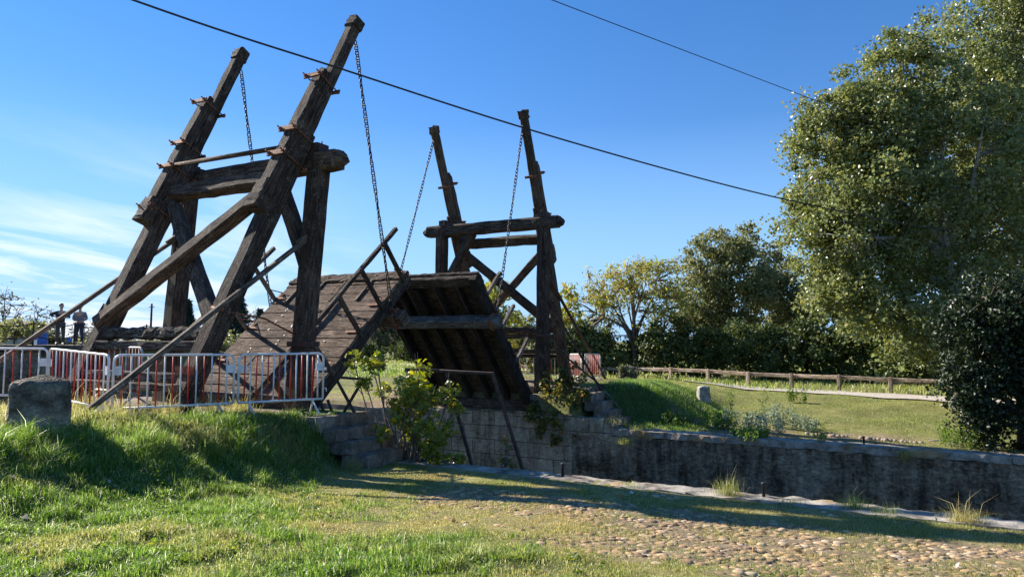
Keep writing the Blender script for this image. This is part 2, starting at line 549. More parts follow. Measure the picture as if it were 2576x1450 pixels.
def mat_wall(name, blocks=True, dark=0.5, brown=False):
    """old limestone quay: block joints, damp streaks, black crust"""
    m, t, b = newmat(name)
    g = N(t, 'ShaderNodeNewGeometry')
    sx = N(t, 'ShaderNodeSeparateXYZ')
    L(t, g.outputs['Position'], sx.inputs[0])
    pos = N(t, 'ShaderNodeCombineXYZ')
    L(t, sx.outputs['X'], pos.inputs[0])
    L(t, sx.outputs['Z'], pos.inputs[1])
    n1 = N(t, 'ShaderNodeTexNoise', i_Scale=1.1, i_Detail=9.0, i_Roughness=0.68, i_Distortion=0.3)
    L(t, g.outputs['Position'], n1.inputs['Vector'])
    mp = N(t, 'ShaderNodeMapping')
    mp.inputs['Scale'].default_value = (2.6, 2.6, 0.45)
    L(t, g.outputs['Position'], mp.inputs[0])
    n2 = N(t, 'ShaderNodeTexNoise', i_Scale=1.6, i_Detail=6.0, i_Roughness=0.6)
    L(t, mp.outputs[0], n2.inputs['Vector'])
    n3 = N(t, 'ShaderNodeTexNoise', i_Scale=14.0, i_Detail=6.0, i_Roughness=0.7)
    L(t, g.outputs['Position'], n3.inputs['Vector'])
    f = math_n(t, 'ADD', math_n(t, 'ADD', math_n(t, 'MULTIPLY', n1.outputs[0], 0.4), math_n(t, 'MULTIPLY', n2.outputs[0], 0.35)), math_n(t, 'MULTIPLY', n3.outputs[0], 0.25))
    if brown:
        stops = [(0.38, (0.07, 0.055, 0.042)), (0.48, (0.19, 0.15, 0.115)), (0.6, (0.40, 0.33, 0.26))]
    else:
        stops = [(0.37 + dark * .06, (0.085, 0.064, 0.042)), (0.46 + dark * .06, (0.29, 0.225, 0.155)), (0.60 + dark * .05, (0.56, 0.47, 0.345))]
    c = ramp(t, f, stops)
    h = f
    if blocks:
        br = N(t, 'ShaderNodeTexBrick', i_Scale=1.0, i_Mortar_Size=0.012, i_Mortar_Smooth=0.4, i_Bias=0.0, i_Brick_Width=0.78, i_Row_Height=0.43)
        br.inputs['Color1'].default_value = (0.82, 0.82, 0.82, 1)
        br.inputs['Color2'].default_value = (1.0, 1.0, 1.0, 1)
        br.inputs['Mortar'].default_value = (0.38, 0.36, 0.34, 1)
        br.offset = 0.42
        # wander of the joints
        dn = N(t, 'ShaderNodeTexNoise', i_Scale=2.0, i_Detail=2.0)
        L(t, g.outputs['Position'], dn.inputs['Vector'])
        va = N(t, 'ShaderNodeVectorMath', operation='MULTIPLY_ADD')
        L(t, dn.outputs['Color'], va.inputs[0])
        va.inputs[1].default_value = (0.05, 0.05, 0.0)
        L(t, pos.outputs[0], va.inputs[2])
        L(t, va.outputs[0], br.inputs['Vector'])
        mx = N(t, 'ShaderNodeMix', data_type='RGBA', blend_type='MULTIPLY')
        mx.inputs['Factor'].default_value = 1.0
        L(t, c, mx.inputs['A'])
        L(t, br.outputs['Color'], mx.inputs['B'])
        c = mx.outputs['Result']
        h = math_n(t, 'SUBTRACT', f, math_n(t, 'MULTIPLY', br.outputs['Fac'], 0.35))
    b.inputs['Roughness'].default_value = 0.95
    b.inputs['Specular IOR Level'].default_value = 0.08
    rg_ = N(t, 'ShaderNodeMapping')
    rg_.inputs['Scale'].default_value = (3.2, 3.2, 6.5)
    L(t, g.outputs['Position'], rg_.inputs[0])
    vr = N(t, 'ShaderNodeTexNoise', i_Scale=1.8, i_Detail=7.0, i_Roughness=0.7, i_Distortion=0.8)
    L(t, rg_.outputs[0], vr.inputs['Vector'])
    sm_ = N(t, 'ShaderNodeMix', data_type='RGBA', blend_type='MULTIPLY')
    sm_.inputs['Factor'].default_value = 0.35 if brown else (0.95 if not blocks else 0.55)
    L(t, c, sm_.inputs['A'])
    L(t, ramp(t, vr.outputs[0], [(0.34, (0.5, 0.49, 0.47)), (0.5, (0.95, 0.94, 0.92)), (0.64, (1.45, 1.42, 1.36))]), sm_.inputs['B'])
    L(t, sm_.outputs['Result'], b.inputs['Base Color'])
    bump(t, b, math_n(t, 'ADD', h, math_n(t, 'MULTIPLY', vr.outputs[0], 0.2 if brown else (0.9 if not blocks else 0.25))), 1.0, 0.04 if brown else 0.07)
    return m


STONE_BLOCKS = mat_wall('block_masonry', True, 0.0)
STONE_DARK = mat_wall('blackened_masonry', False, 1.0)
STONE_STEP = mat_wall('brown_stone', False, 0.5, True)


def mat_coping():
    m, t, b = newmat('worn_coping')
    g = N(t, 'ShaderNodeNewGeometry')
    n1 = N(t, 'ShaderNodeTexNoise', i_Scale=3.0, i_Detail=10.0, i_Roughness=0.7)
    L(t, g.outputs['Position'], n1.inputs['Vector'])
    n2 = N(t, 'ShaderNodeTexNoise', i_Scale=1.3, i_Detail=4.0)
    L(t, g.outputs['Position'], n2.inputs['Vector'])
    c = ramp(t, n1.outputs[0], [(0.36, (0.085, 0.07, 0.052)), (0.47, (0.25, 0.215, 0.17)), (0.62, (0.44, 0.395, 0.33))])
    o = ramp(t, n2.outputs[0], [(0.58, (0, 0, 0)), (0.68, (0.65, 0.65, 0.65))])
    mx = N(t, 'ShaderNodeMix', data_type='RGBA')
    L(t, o, mx.inputs['Factor'])
    L(t, c, mx.inputs['A'])
    mx.inputs['B'].default_value = (0.38, 0.22, 0.07, 1)
    L(t, mx.outputs['Result'], b.inputs['Base Color'])
    b.inputs['Roughness'].default_value = 0.95
    b.inputs['Specular IOR Level'].default_value = 0.08
    bump(t, b, n1.outputs[0], 0.9, 0.03)
    return m


COPING = mat_coping()


def mat_attr_leaf(name, stops, trans=0.35, rough=0.45, under=None, spec=0.4):
    """leaf: colour drawn per leaf from the 'rnd' attribute, thin and translucent"""
    m, t, b = newmat(name)
    a = N(t, 'ShaderNodeAttribute', attribute_name='rnd')
    c = ramp(t, a.outputs['Fac'], stops)
    if under:
        g = N(t, 'ShaderNodeNewGeometry')
        mx = N(t, 'ShaderNodeMix', data_type='RGBA')
        L(t, g.outputs['Backfacing'], mx.inputs['Factor'])
        L(t, c, mx.inputs['A'])
        mx.inputs['B'].default_value = (*under, 1)
        c = mx.outputs['Result']
    L(t, c, b.inputs['Base Color'])
    b.inputs['Roughness'].default_value = rough
    b.inputs['Specular IOR Level'].default_value = spec
    if trans > 0:
        tr = N(t, 'ShaderNodeBsdfTranslucent')
        hv = N(t, 'ShaderNodeHueSaturation', i_Hue=0.485, i_Saturation=1.15, i_Value=1.5)
        L(t, c, hv.inputs['Color'])
        L(t, hv.outputs[0], tr.inputs['Color'])
        ms = N(t, 'ShaderNodeMixShader')
        ms.inputs[0].default_value = trans
        L(t, b.outputs[0], ms.inputs[1])
        L(t, tr.outputs[0], ms.inputs[2])
        L(t, ms.outputs[0], t.nodes['Material Output'].inputs['Surface'])
    return m


LEAF_POPLAR = mat_attr_leaf('poplar_leaf', [(0.0, (0.07, 0.09, 0.024)), (0.5, (0.16, 0.18, 0.045)), (0.82, (0.28, 0.275, 0.075)), (0.95, (0.44, 0.42, 0.22)), (1.0, (0.62, 0.61, 0.46))], 0.4, 0.35, (0.22, 0.26, 0.11), 0.6)
LEAF_DARK = mat_attr_leaf('hedge_leaf', [(0.0, (0.035, 0.055, 0.017)), (0.6, (0.095, 0.125, 0.034)), (0.92, (0.18, 0.21, 0.055)), (1.0, (0.30, 0.29, 0.08))], 0.2, 0.5)
LEAF_IVY_SHADED = mat_attr_leaf('shaded_ivy_leaf', [(0.0, (0.010, 0.018, 0.007)), (0.6, (0.022, 0.038, 0.012)), (0.93, (0.05, 0.07, 0.02)), (1.0, (0.14, 0.14, 0.04))], 0.12, 0.45)  # near black greens carry the deep shade on this bush in the leaf colour
LEAF_ASH = mat_attr_leaf('far_poplar_leaf', [(0.0, (0.08, 0.095, 0.025)), (0.6, (0.17, 0.18, 0.055)), (0.9, (0.27, 0.25, 0.08)), (1.0, (0.36, 0.27, 0.09))], 0.4, 0.5, (0.23, 0.25, 0.13))
LEAF_YELLOW = mat_attr_leaf('yellowing_leaf', [(0.0, (0.15, 0.20, 0.045)), (0.5, (0.32, 0.34, 0.08)), (0.85, (0.52, 0.46, 0.12)), (1.0, (0.48, 0.33, 0.15))], 0.4, 0.5)
LEAF_PINK = mat_attr_leaf('seed_cluster', [(0.0, (0.22, 0.12, 0.07)), (1.0, (0.42, 0.26, 0.17))], 0.2, 0.8)
LEAF_FIG = mat_attr_leaf('fig_leaf', [(0.0, (0.10, 0.14, 0.022)), (0.6, (0.22, 0.26, 0.035)), (0.88, (0.32, 0.33, 0.05)), (1.0, (0.7, 0.5, 0.04))], 0.45, 0.32, None, 0.6)
LEAF_VINE = mat_attr_leaf('vine_leaf', [(0.0, (0.05, 0.075, 0.02)), (0.6, (0.13, 0.15, 0.035)), (0.9, (0.34, 0.28, 0.05)), (1.0, (0.6, 0.2, 0.04))], 0.3, 0.5)
LEAF_LITTER = mat_attr_leaf('dead_leaf', [(0.0, (0.22, 0.12, 0.05)), (0.6, (0.42, 0.28, 0.14)), (1.0, (0.75, 0.72, 0.66))], 0.1, 0.7)
LEAF_OLIVE = mat_attr_leaf('olive_leaf', [(0.0, (0.06, 0.07, 0.035)), (1.0, (0.19, 0.19, 0.10))], 0.2, 0.6)
LEAF_SILVER = mat_attr_leaf('silver_leaf', [(0.0, (0.13, 0.18, 0.07)), (1.0, (0.40, 0.45, 0.33))], 0.25, 0.6)
LEAF_WEED = mat_attr_leaf('weed_leaf', [(0.0, (0.07, 0.13, 0.025)), (0.8, (0.16, 0.25, 0.045)), (1.0, (0.4, 0.4, 0.07))], 0.45, 0.5)
NEEDLE = mat_attr_leaf('spruce_needle', [(0.0, (0.014, 0.03, 0.02)), (1.0, (0.045, 0.075, 0.045))], 0.1, 0.6)


def mat_grass():
    m, t, b = newmat('grass_blades')
    a = N(t, 'ShaderNodeAttribute', attribute_name='rnd')
    d = N(t, 'ShaderNodeAttribute', attribute_name='dry')
    c1 = ramp(t, a.outputs['Fac'], [(0.0, (0.035, 0.085, 0.012)), (0.45, (0.105, 0.20, 0.030)), (0.8, (0.19, 0.28, 0.06)), (0.94, (0.33, 0.38, 0.15)), (1.0, (0.66, 0.66, 0.50))])
    c2 = ramp(t, a.outputs['Fac'], [(0.0, (0.20, 0.20, 0.05)), (0.5, (0.36, 0.31, 0.11)), (1.0, (0.58, 0.47, 0.26))])
    mx = N(t, 'ShaderNodeMix', data_type='RGBA')
    L(t, d.outputs['Fac'], mx.inputs['Factor'])
    L(t, c1, mx.inputs['A'])
    L(t, c2, mx.inputs['B'])
    L(t, mx.outputs['Result'], b.inputs['Base Color'])
    b.inputs['Roughness'].default_value = 0.42
    b.inputs['Specular IOR Level'].default_value = 0.45
    tr = N(t, 'ShaderNodeBsdfTranslucent')
    hv = N(t, 'ShaderNodeHueSaturation', i_Hue=0.49, i_Saturation=1.1, i_Value=1.9)
    L(t, mx.outputs['Result'], hv.inputs['Color'])
    L(t, hv.outputs[0], tr.inputs['Color'])
    ms = N(t, 'ShaderNodeMixShader')
    ms.inputs[0].default_value = 0.5
    L(t, b.outputs[0], ms.inputs[1])
    L(t, tr.outputs[0], ms.inputs[2])
    L(t, ms.outputs[0], t.nodes['Material Output'].inputs['Surface'])
    return m


GRASS = mat_grass()


def mat_ground():
    m, t, b = newmat('turf_and_soil')
    g = N(t, 'ShaderNodeNewGeometry')
    gr = N(t, 'ShaderNodeAttribute', attribute_name='lush')
    dr = N(t, 'ShaderNodeAttribute', attribute_name='bare')
    n1 = N(t, 'ShaderNodeTexNoise', i_Scale=3.5, i_Detail=10.0, i_Roughness=0.7)
    L(t, g.outputs['Position'], n1.inputs['Vector'])
    n2 = N(t, 'ShaderNodeTexNoise', i_Scale=35.0, i_Detail=5.0, i_Roughness=0.7)
    L(t, g.outputs['Position'], n2.inputs['Vector'])
    mixn = math_n(t, 'ADD', math_n(t, 'MULTIPLY', n1.outputs[0], 0.5), math_n(t, 'MULTIPLY', n2.outputs[0], 0.5))
    lush = ramp(t, mixn, [(0.38, (0.035, 0.055, 0.014)), (0.6, (0.11, 0.15, 0.04))])
    dry = ramp(t, mixn, [(0.36, (0.15, 0.13, 0.05)), (0.5, (0.28, 0.25, 0.095)), (0.64, (0.40, 0.35, 0.16))])
    soil = ramp(t, mixn, [(0.36, (0.13, 0.092, 0.058)), (0.5, (0.24, 0.175, 0.115)), (0.64, (0.40, 0.31, 0.22))])
    m1 = N(t, 'ShaderNodeMix', data_type='RGBA')
    L(t, gr.outputs['Fac'], m1.inputs['Factor'])
    L(t, dry, m1.inputs['A'])
    L(t, lush, m1.inputs['B'])
    m2 = N(t, 'ShaderNodeMix', data_type='RGBA')
    L(t, math_n(t, 'MULTIPLY', dr.outputs['Fac'], math_n(t, 'ADD', mixn, 0.55), clamp=True), m2.inputs['Factor'])
    L(t, m1.outputs['Result'], m2.inputs['A'])
    L(t, soil, m2.inputs['B'])
    L(t, m2.outputs['Result'], b.inputs['Base Color'])
    b.inputs['Roughness'].default_value = 0.95
    b.inputs['Specular IOR Level'].default_value = 0.15
    bump(t, b, mixn, 1.0, 0.05)
    return m


GROUND = mat_ground()


def mat_cobble():
    m, t, b = newmat('cobble')
    a = N(t, 'ShaderNodeAttribute', attribute_name='rnd')
    g = N(t, 'ShaderNodeNewGeometry')
    n1 = N(t, 'ShaderNodeTexNoise', i_Scale=25.0, i_Detail=6.0, i_Roughness=0.6)
    L(t, g.outputs['Position'], n1.inputs['Vector'])
    c = ramp(t, a.outputs['Fac'], [(0.0, (0.20, 0.14, 0.09)), (0.3, (0.35, 0.235, 0.13)), (0.75, (0.50, 0.335, 0.18)), (1.0, (0.55, 0.44, 0.31))])
    v = ramp(t, n1.outputs[0], [(0.35, (0.6, 0.6, 0.6)), (0.65, (1.1, 1.08, 1.05))])
    mx = N(t, 'ShaderNodeMix', data_type='RGBA', blend_type='MULTIPLY')
    mx.inputs['Factor'].default_value = 1
    L(t, c, mx.inputs['A'])
    L(t, v, mx.inputs['B'])
    L(t, mx.outputs['Result'], b.inputs['Base Color'])
    b.inputs['Roughness'].default_value = 0.8
    b.inputs['Specular IOR Level'].default_value = 0.15
    bump(t, b, n1.outputs[0], 0.4, 0.01)
    return m


COBBLE = mat_cobble()
GRAVEL = mat_simple('pale_gravel', [(0.30, 0.25, 0.19), (0.44, 0.38, 0.31), (0.55, 0.49, 0.41)], 9, 0.95, 0, 0.4)


# ------------------------------------------------------------------ the ground
def lush_field(x, y):
    """1 = rich green grass, 0 = dry short turf"""
    n = vnoise(x, y, 1.1, 21) * 0.6 + vnoise(x, y, 0.4, 22) * 0.4
    # boundary of the lush zone in the foreground: everything closer than this line
    lim = -7.3 - 0.26 * np.clip(x - 5.0, -2, 9) + 2.6 * (n - 0.5)
    f = smooth((lim - y) / 1.5)
    slope = smooth((4.0 - x + 1.2 * smooth((-5.6 - y) / 2.6) + 0.5 * (n - .5)) / 0.6) * smooth((x - 1.9) / 0.5)
    near = np.maximum(f * smooth((11.4 - x + y * 0.12 + n) / 2.5), slope)
    far = 0.15 + 0.55 * n + smooth((7.6 - x) / 1.5) * smooth((x - 3.0) / 0.8) * (1 - smooth((y - 9) / 2)) * smooth((y - 5.5) / 0.8)
    far = np.maximum(far, smooth((y - 10) / 4) * 0.35)
    return np.clip(np.where(y < 0, near, far), 0, 1)


def cobble_field(x, y):
    """how thickly the old paving shows through"""
    n = vnoise(x, y, 0.9, 31) * 0.55 + vnoise(x, y, 0.3, 32) * 0.45
    a = smooth((y + 8.9 + 0.05 * (x - 8)) / 0.9) * smooth((-5.45 - 0.25 * vnoise(x, y, 1.5, 5) - y) / 0.3) * smooth((x - 5.4) / 1.4)
    band = smooth((-6.95 - y) / 0.35) * smooth((9.3 - x) / 1.0)      # grass tongue between the two patches
    a = a * (1 - 0.75 * band)
    return np.clip(a * smooth((n - 0.16) / 0.26), 0, 1) * (y < 0)


def bare_field(x, y):
    n = vnoise(x, y, 1.6, 41) * 0.6 + vnoise(x, y, 0.5, 42) * 0.4
    near = 0.55 * smooth((n - 0.5) / 0.2) * smooth((y + 8.2) / 1.2) * smooth((x - 4.2) / 1.0)
    near = np.maximum(near, cobble_field(x, y) * 0.9)
    road = smooth((2.3 - x) / 0.4) * smooth((x + 2.4) / 0.4)
    near = np.maximum(near, road * 0.85)
    far = 0.8 * smooth((7.4 - y) / 0.8) * smooth((n - 0.35) / 0.2) * smooth((x - 4.6) / 0.8) * smooth((13.5 - x) / 2.5)
    far = np.maximum(far, smooth((2.6 - x) / 0.8) * smooth((x + 9) / 2) * (0.35 + 0.65 * smooth((n - .35) / .2)) * smooth((15 - y) / 3))
    return np.clip(np.where(y < 0, near, far), 0, 1)


YN, YF = -4.32, 4.30                                        # the two faces of the lock
xs = np.concatenate([[-900, -500, -300, -180, -120, -80, -60, -48, -40, -34, -29, -25], np.arange(-22, -5, 0.6), np.arange(-5, 20, 0.11), np.arange(20, 34, 0.6), [36, 40, 48, 60, 90, 150, 300, 600, 900]])
ysn = np.concatenate([[-900, -400, -200, -100, -60, -40, -30, -24, -20], np.arange(-17, -4.44, 0.11), [-4.40]])
ysf = np.concatenate([[4.42], np.arange(4.5, 20, 0.14), np.arange(20, 34, 0.7), [36, 40, 46, 54, 66, 80, 110, 160, 240, 400, 900]])
ys = np.concatenate([ysn, [-4.39, 4.41], ysf])
X_, Y_ = np.meshgrid(xs, ys)
Z_ = ground(X_, Y_) + 0.02 * (vnoise(X_, Y_, 0.16, 1) - 0.5)
# the paved surface sits slightly below the stones
trench = (Y_ > -4.395) & (Y_ < 4.415)
Z_[trench] = -3.7
Z_[trench & (X_ < -20.6)] = 0.2
nx, ny = len(xs), len(ys)
VV = np.stack([X_, Y_, Z_], -1).reshape(-1, 3)
ii, jj = np.meshgrid(np.arange(nx - 1), np.arange(ny - 1))
a_ = (jj * nx + ii).ravel()
FF = np.stack([a_, a_ + 1, a_ + 1 + nx, a_ + nx], 1)
g_ = numpy_mesh('ground', VV, [FF], GROUND, {'lush': lush_field(X_, Y_).ravel(), 'bare': bare_field(X_, Y_).ravel()}, True)
g_['kind'] = 'structure'

WATER, wt, wb = newmat('canal_water')
wb.inputs['Base Color'].default_value = (0.03, 0.04, 0.03, 1)
wb.inputs['Roughness'].default_value = 0.06
wb.inputs['IOR'].default_value = 1.33
wn = N(wt, 'ShaderNodeTexNoise', i_Scale=3.0, i_Detail=3.0)
bump(wt, wb, wn.outputs[0], 0.15, 0.02)
mb = MB()
mb.v = [Vector(p) for p in ((-19.6, -4.38, -3.3), (300, -4.38, -3.3), (300, 4.4, -3.3), (-19.6, 4.4, -3.3))]
mb.face((0, 1, 2, 3))
mb.build('water', WATER)['kind'] = 'structure'
mb = MB()
mb.v = [Vector(p) for p in ((-300, -4.38, 0.62), (-20.7, -4.38, 0.62), (-20.7, 4.4, 0.62), (-300, 4.4, 0.62))]
mb.face((0, 1, 2, 3))
mb.build('water', WATER)['kind'] = 'structure'


def strip(name, pts, w, mat, lift=0.02, n_across=6):
    """a path laid on the ground along pts"""
    P = [np.array(p, float) for p in pts]
    v, f = [], []
    rows = 0
    dense = []
    for i in range(len(P) - 1):
        k = max(1, int(np.linalg.norm(P[i + 1] - P[i]) / 0.5))
        for q in range(k):
            dense.append(P[i] + (P[i + 1] - P[i]) * q / k)
    dense.append(P[-1])
    for i, p in enumerate(dense):
        d = dense[min(i + 1, len(dense) - 1)] - dense[max(i - 1, 0)]
        d = d / np.linalg.norm(d)
        nrm = np.array([-d[1], d[0]])
        for j in range(n_across + 1):
            e = (j / n_across - 0.5)
            ww = w * (1 + (0.12 * math.sin(i * 1.7 + j) if j in (0, n_across) else 0))
            q = p + nrm * e * ww
            v.append((q[0], q[1], ground(q[0], q[1]) + lift))
    k = n_across + 1
    for i in range(len(dense) - 1):
        for j in range(n_across):
            a = i * k + j
            f.append((a, a + 1, a + k + 1, a + k))
    m = MB()
    m.v = [Vector(p) for p in v]
    for q in f:
        m.face(q, None, 0, True)
    o = m.build(name, mat)
    o['kind'] = 'structure'
    return o


strip('gravel_path', [(17.5, 13.6), (13.0, 14.5), (9.0, 15.4), (5.0, 16.5), (1.5, 17.6), (-6, 19.8), (-16, 23), (-34, 29), (-70, 40)], 2.1, GRAVEL, 0.05)
strip('path', [(-2.5, 27.0), (-12, 27.5), (-30, 33.5), (-60, 46)], 3.0, GRAVEL, 0.03)

# ------------------------------------------------------------------ bridge frame geometry
UT = {-1: 4.897, 1: 5.020}
LEAN = {-1: 0.0537, 1: 0.038}
VS = {-1: 0.0, 1: 0.180}
ZS = {-1: 0.0, 1: 0.2355}
VP, VPL, ZT = 1.855, 1.957, 4.698
VM, MB_, MT, HM = 1.588, 2.316, 1.264, 7.934
TIPDV = {(-1, 1): 0.13, (-1, -1): -0.16, (1, 1): 0.0, (1, -1): -0.1}
BASEDV = {(-1, 1): -0.06, (-1, -1): 0.13, (1, 1): 0.0, (1, -1): 0.0}


def fr(s, x, y, z):
    return Vector((x + VS[s] + 0.0305 * z, y, z + ZS[s]))


def post_pt(s, v, z):
    return fr(s, VP if v > 0 else -VPL, s * (UT[s] - LEAN[s] * z), z)


def mast_pt(s, v, k, out=0.0, side=0.0):
    z = HM * k
    y = UT[s] + MB_ * (1 - k) - MT * k
    p = fr(s, v * VM + TIPDV[(s, v)] * k + BASEDV[(s, v)] * (1 - k), s * y, z)
    # 'out' is measured square to the mast towards the land side and upwards
    d = Vector((0, -(MB_ + MT) * s, HM)).normalized()
    nrm = Vector((0, HM * s, (MB_ + MT))).normalized()
    return p + nrm * out + Vector((side, 0, 0))


def clamp_part(s, v, k, root, out0, th, wide):
    """iron strap: plate on the land face, two side rods and bolt ends on the canal face"""
    c = mast_pt(s, v, k)
    d = (mast_pt(s, v, 1) - mast_pt(s, v, 0)).normalized()
    nrm = Vector((0, HM * s, (MB_ + MT))).normalized()
    x = Vector((1, 0, 0))
    m = MB()
    m.box(c + nrm * (out0 + 0.02), (wide + 0.13 if s < 0 else wide + 0.06, 0.035, 0.10), (x, nrm, d), jit=0.006)
    for e in (-1, 1):
        m.tube([c + x * e * (wide / 2 + 0.025) + nrm * (out0 + 0.13), c + x * e * (wide / 2 + 0.025) - nrm * (th + 0.06)], 0.014, 6)
        m.box(c + x * e * (wide / 2 + 0.025) + nrm * (out0 + 0.055), (0.05, 0.03, 0.05), (x, nrm, d))
        m.box(c + x * e * (wide / 2 + 0.025) - nrm * (th + 0.04), (0.05, 0.03, 0.05), (x, nrm, d))
    m.box(c - nrm * (th + 0.012), (wide + 0.14, 0.025, 0.08), (x, nrm, d), jit=0.004)
    return m.build('clamp', RUST, root)


def make_tower(s, label):
    root = thing('bridge_tower', label, 'bridge tower', (0, s * UT[s], 0), 0, 'two timber portal towers of the drawbridge')

    def put(m, name, mat, lab=None):
        o = m.build(name, mat)
        local(o, root)
        if lab:
            o['label'] = lab
        return o
    posts = {}
    # portal posts
    for v in (1, -1):
        m = MB()
        zb = -0.55 if s > 0 else -0.25
        m.beam(post_pt(s, v, zb), post_pt(s, v, 1.1), 0.40, 0.44, (0, 1, 0), jit=0.006, taper=0.88)
        m.beam(post_pt(s, v, 1.08), post_pt(s, v, ZT - 0.17), 0.335, 0.345, (0, 1, 0), jit=0.006)
        posts[v] = put(m, 'portal_post', WOOD)
    # head beam with rounded outer ends
    yb = s * (UT[s] - LEAN[s] * ZT)
    m = MB()
    xl, xr = -2.50, 2.36
    m.beam(fr(s, xl, yb, ZT), fr(s, xr, yb, ZT), 0.37, 0.37, jit=0.012, ch=0.16)
    for xa, xb in ((xl, xl - 0.16), (xr, xr + 0.16)):
        m.beam(fr(s, xa, yb, ZT), fr(s, xb, yb, ZT - 0.02), 0.33, 0.33, jit=0.012, ch=0.34, taper=0.6, seg=0.06)
    put(m, 'head_beam', WOOD)
    # knee braces
    for v in (1,) if s < 0 else (-1,):
        m = MB()
        a = post_pt(s, v, 2.75) + Vector((-v * 0.1, 0, 0))
        b = fr(s, v * 0.75, yb, ZT - 0.15)
        m.beam(a, b, 0.26, 0.24, (0, 1, 0), jit=0.007)
        put(m, 'knee_brace', WOOD)
    # inclined masts
    for v in (1, -1):
        m = MB()
        m.beam(mast_pt(s, v, -0.02), mast_pt(s, v, 0.66), 0.32, 0.33, (0, s, 0.45), jit=0.007)
        put(m, 'mast', WOOD)
        m = MB()
        m.beam(mast_pt(s, v, 0.655), mast_pt(s, v, 0.985), 0.225, 0.245, (0, s, 0.45), jit=0.008, taper=0.93)
        m.beam(mast_pt(s, v, 0.975), mast_pt(s, v, 1.003), 0.26, 0.28, (0, s, 0.45), jit=0.016, seg=0.06)
        put(m, 'mast_tip', WOOD)
        m = MB()
        k0, k1 = (0.42, 0.805)
        m.beam(mast_pt(s, v, k0 + 0.07, 0.27), mast_pt(s, v, k1, 0.215), 0.27, 0.20, (0, s, 0.45), jit=0.009, taper=0.92)
        m.beam(mast_pt(s, v, k0 + 0.02, 0.30), mast_pt(s, v, k0 + 0.085, 0.28), 0.31, 0.27, (0, s, 0.45), jit=0.016, seg=0.08)
        m.beam(mast_pt(s, v, k1 - 0.01, 0.215), mast_pt(s, v, k1 + 0.018, 0.19), 0.24, 0.17, (0, s, 0.45), jit=0.02, seg=0.06, taper=0.7)
        put(m, 'splice_timber', WOOD)
        for k in ((0.48, 0.595, 0.665, 0.795) if v < 0 else (0.575, 0.64, 0.79)) if s < 0 else (0.62, 0.775):
            o = clamp_part(s, v, k, None, 0.36 if k < 0.8 else 0.31, 0.18 if k < .66 else 0.14, 0.31)
            local(o, root)
    # tie beam between the masts and the cross bracing
    m = MB()
    kt = 0.54
    m.beam(mast_pt(s, -1, kt, 0.02, 0.1), mast_pt(s, 1, kt, 0.02, -0.1), 0.26, 0.30, (0, 0.45 * -s, 1), jit=0.014)
    put(m, 'tie_beam', WOOD)
    m = MB()
    m.beam(mast_pt(s, -1, 0.19, 0.17, -0.02), mast_pt(s, 1, 0.50, 0.17, -0.04), 0.25, 0.24, (0, s, 0.45), jit=0.008)
    put(m, 'cross_brace', WOOD)
    m = MB()
    m.beam(mast_pt(s, -1, 0.51, -0.06, 0.16), mast_pt(s, 1, 0.19, -0.06, -0.08), 0.25, 0.24, (0, s, 0.45), jit=0.008)
    put(m, 'cross_brace', WOOD)
    # rotten sill and the lower ties
    m = MB()
    m.beam(mast_pt(s, -1, 0.176, 0.0, 0.05), mast_pt(s, 1, 0.176, 0.0, -0.05), 0.26, 0.20, jit=0.028, seg=0.09, ch=0.25)
    m.beam(mast_pt(s, -1, 0.150, 0.0, 0.05), mast_pt(s, 1, 0.150, 0.0, -0.05), 0.30, 0.15, jit=0.010)
    put(m, 'lower_sill', WOOD_ROT if s < 0 else WOOD)
    m = MB()
    m.beam(mast_pt(s, -1, 0.085, 0.0, 0.0), mast_pt(s, 1, 0.085, 0.0, 0.0), 0.30, 0.14, jit=0.010)
    m.beam(mast_pt(s, -1, 0.060, 0.1, 0.0), mast_pt(s, 1, 0.060, 0.1, 0.0), 0.30, 0.12, jit=0.010)
    put(m, 'foot_tie', WOOD_ROT if s < 0 else WOOD)
    # pivot bar over the head beam
    m = MB()
    if s < 0:
        m.tube([mast_pt(s, -1, 0.60, 0.30, 0.05), mast_pt(s, 1, 0.595, 0.30, 0.1)], 0.05, 8)
    else:
        m.beam(mast_pt(s, -1, 0.585, -0.30, -0.35), mast_pt(s, 1, 0.60, -0.30, 0.1), 0.09, 0.07)
        m.tube([mast_pt(s, -1, 0.535, 0.0, 0), mast_pt(s, 1, 0.535, 0.0, 0)], 0.02, 6)
        m.tube([mast_pt(s, -1, 0.525, 0.0, 0), mast_pt(s, 1, 0.525, 0.0, 0)], 0.02, 6)
    put(m, 'pivot_bar', WOOD if s < 0 else RUST_DARK)
    # iron bearing straps on the posts
    for v in (1, -1):
        m = MB()
        p0 = fr(s, v * 1.62, yb, ZT + 0.05)
        face = s * -1 if s > 0 else 1            # the strap faces the canal on the far tower, the land on the near one
        off = Vector((0, -s * 0.19 if s > 0 else s * 0.19, 0))
        top = fr(s, v * 1.86, yb, ZT + 0.26) + off * 0.2
        m.box(top, (0.24, 0.30, 0.16), jit=0.01)
        m.box(top + Vector((-0.2 * v, 0, -0.05)), (0.22, 0.22, 0.10), jit=0.01)
        m.tube([top + Vector((0.08, 0, 0.07)), top + Vector((0.08, 0, 0.13))], 0.014, 6)
        m.tube([top + Vector((-0.08, 0, 0.07)), top + Vector((-0.08, 0, 0.13))], 0.014, 6)
        q0 = fr(s, v * 1.84, yb, ZT + 0.20) + off
        q1 = post_pt(s, v, 2.9) + off
        m.beam(q0, q0 + (q1 - q0) * 0.25, 0.075, 0.02, (0, 1, 0), jit=0.002)
        m.beam(q0 + (q1 - q0) * 0.24, q1, 0.075, 0.018, (0, 1, 0), jit=0.002)
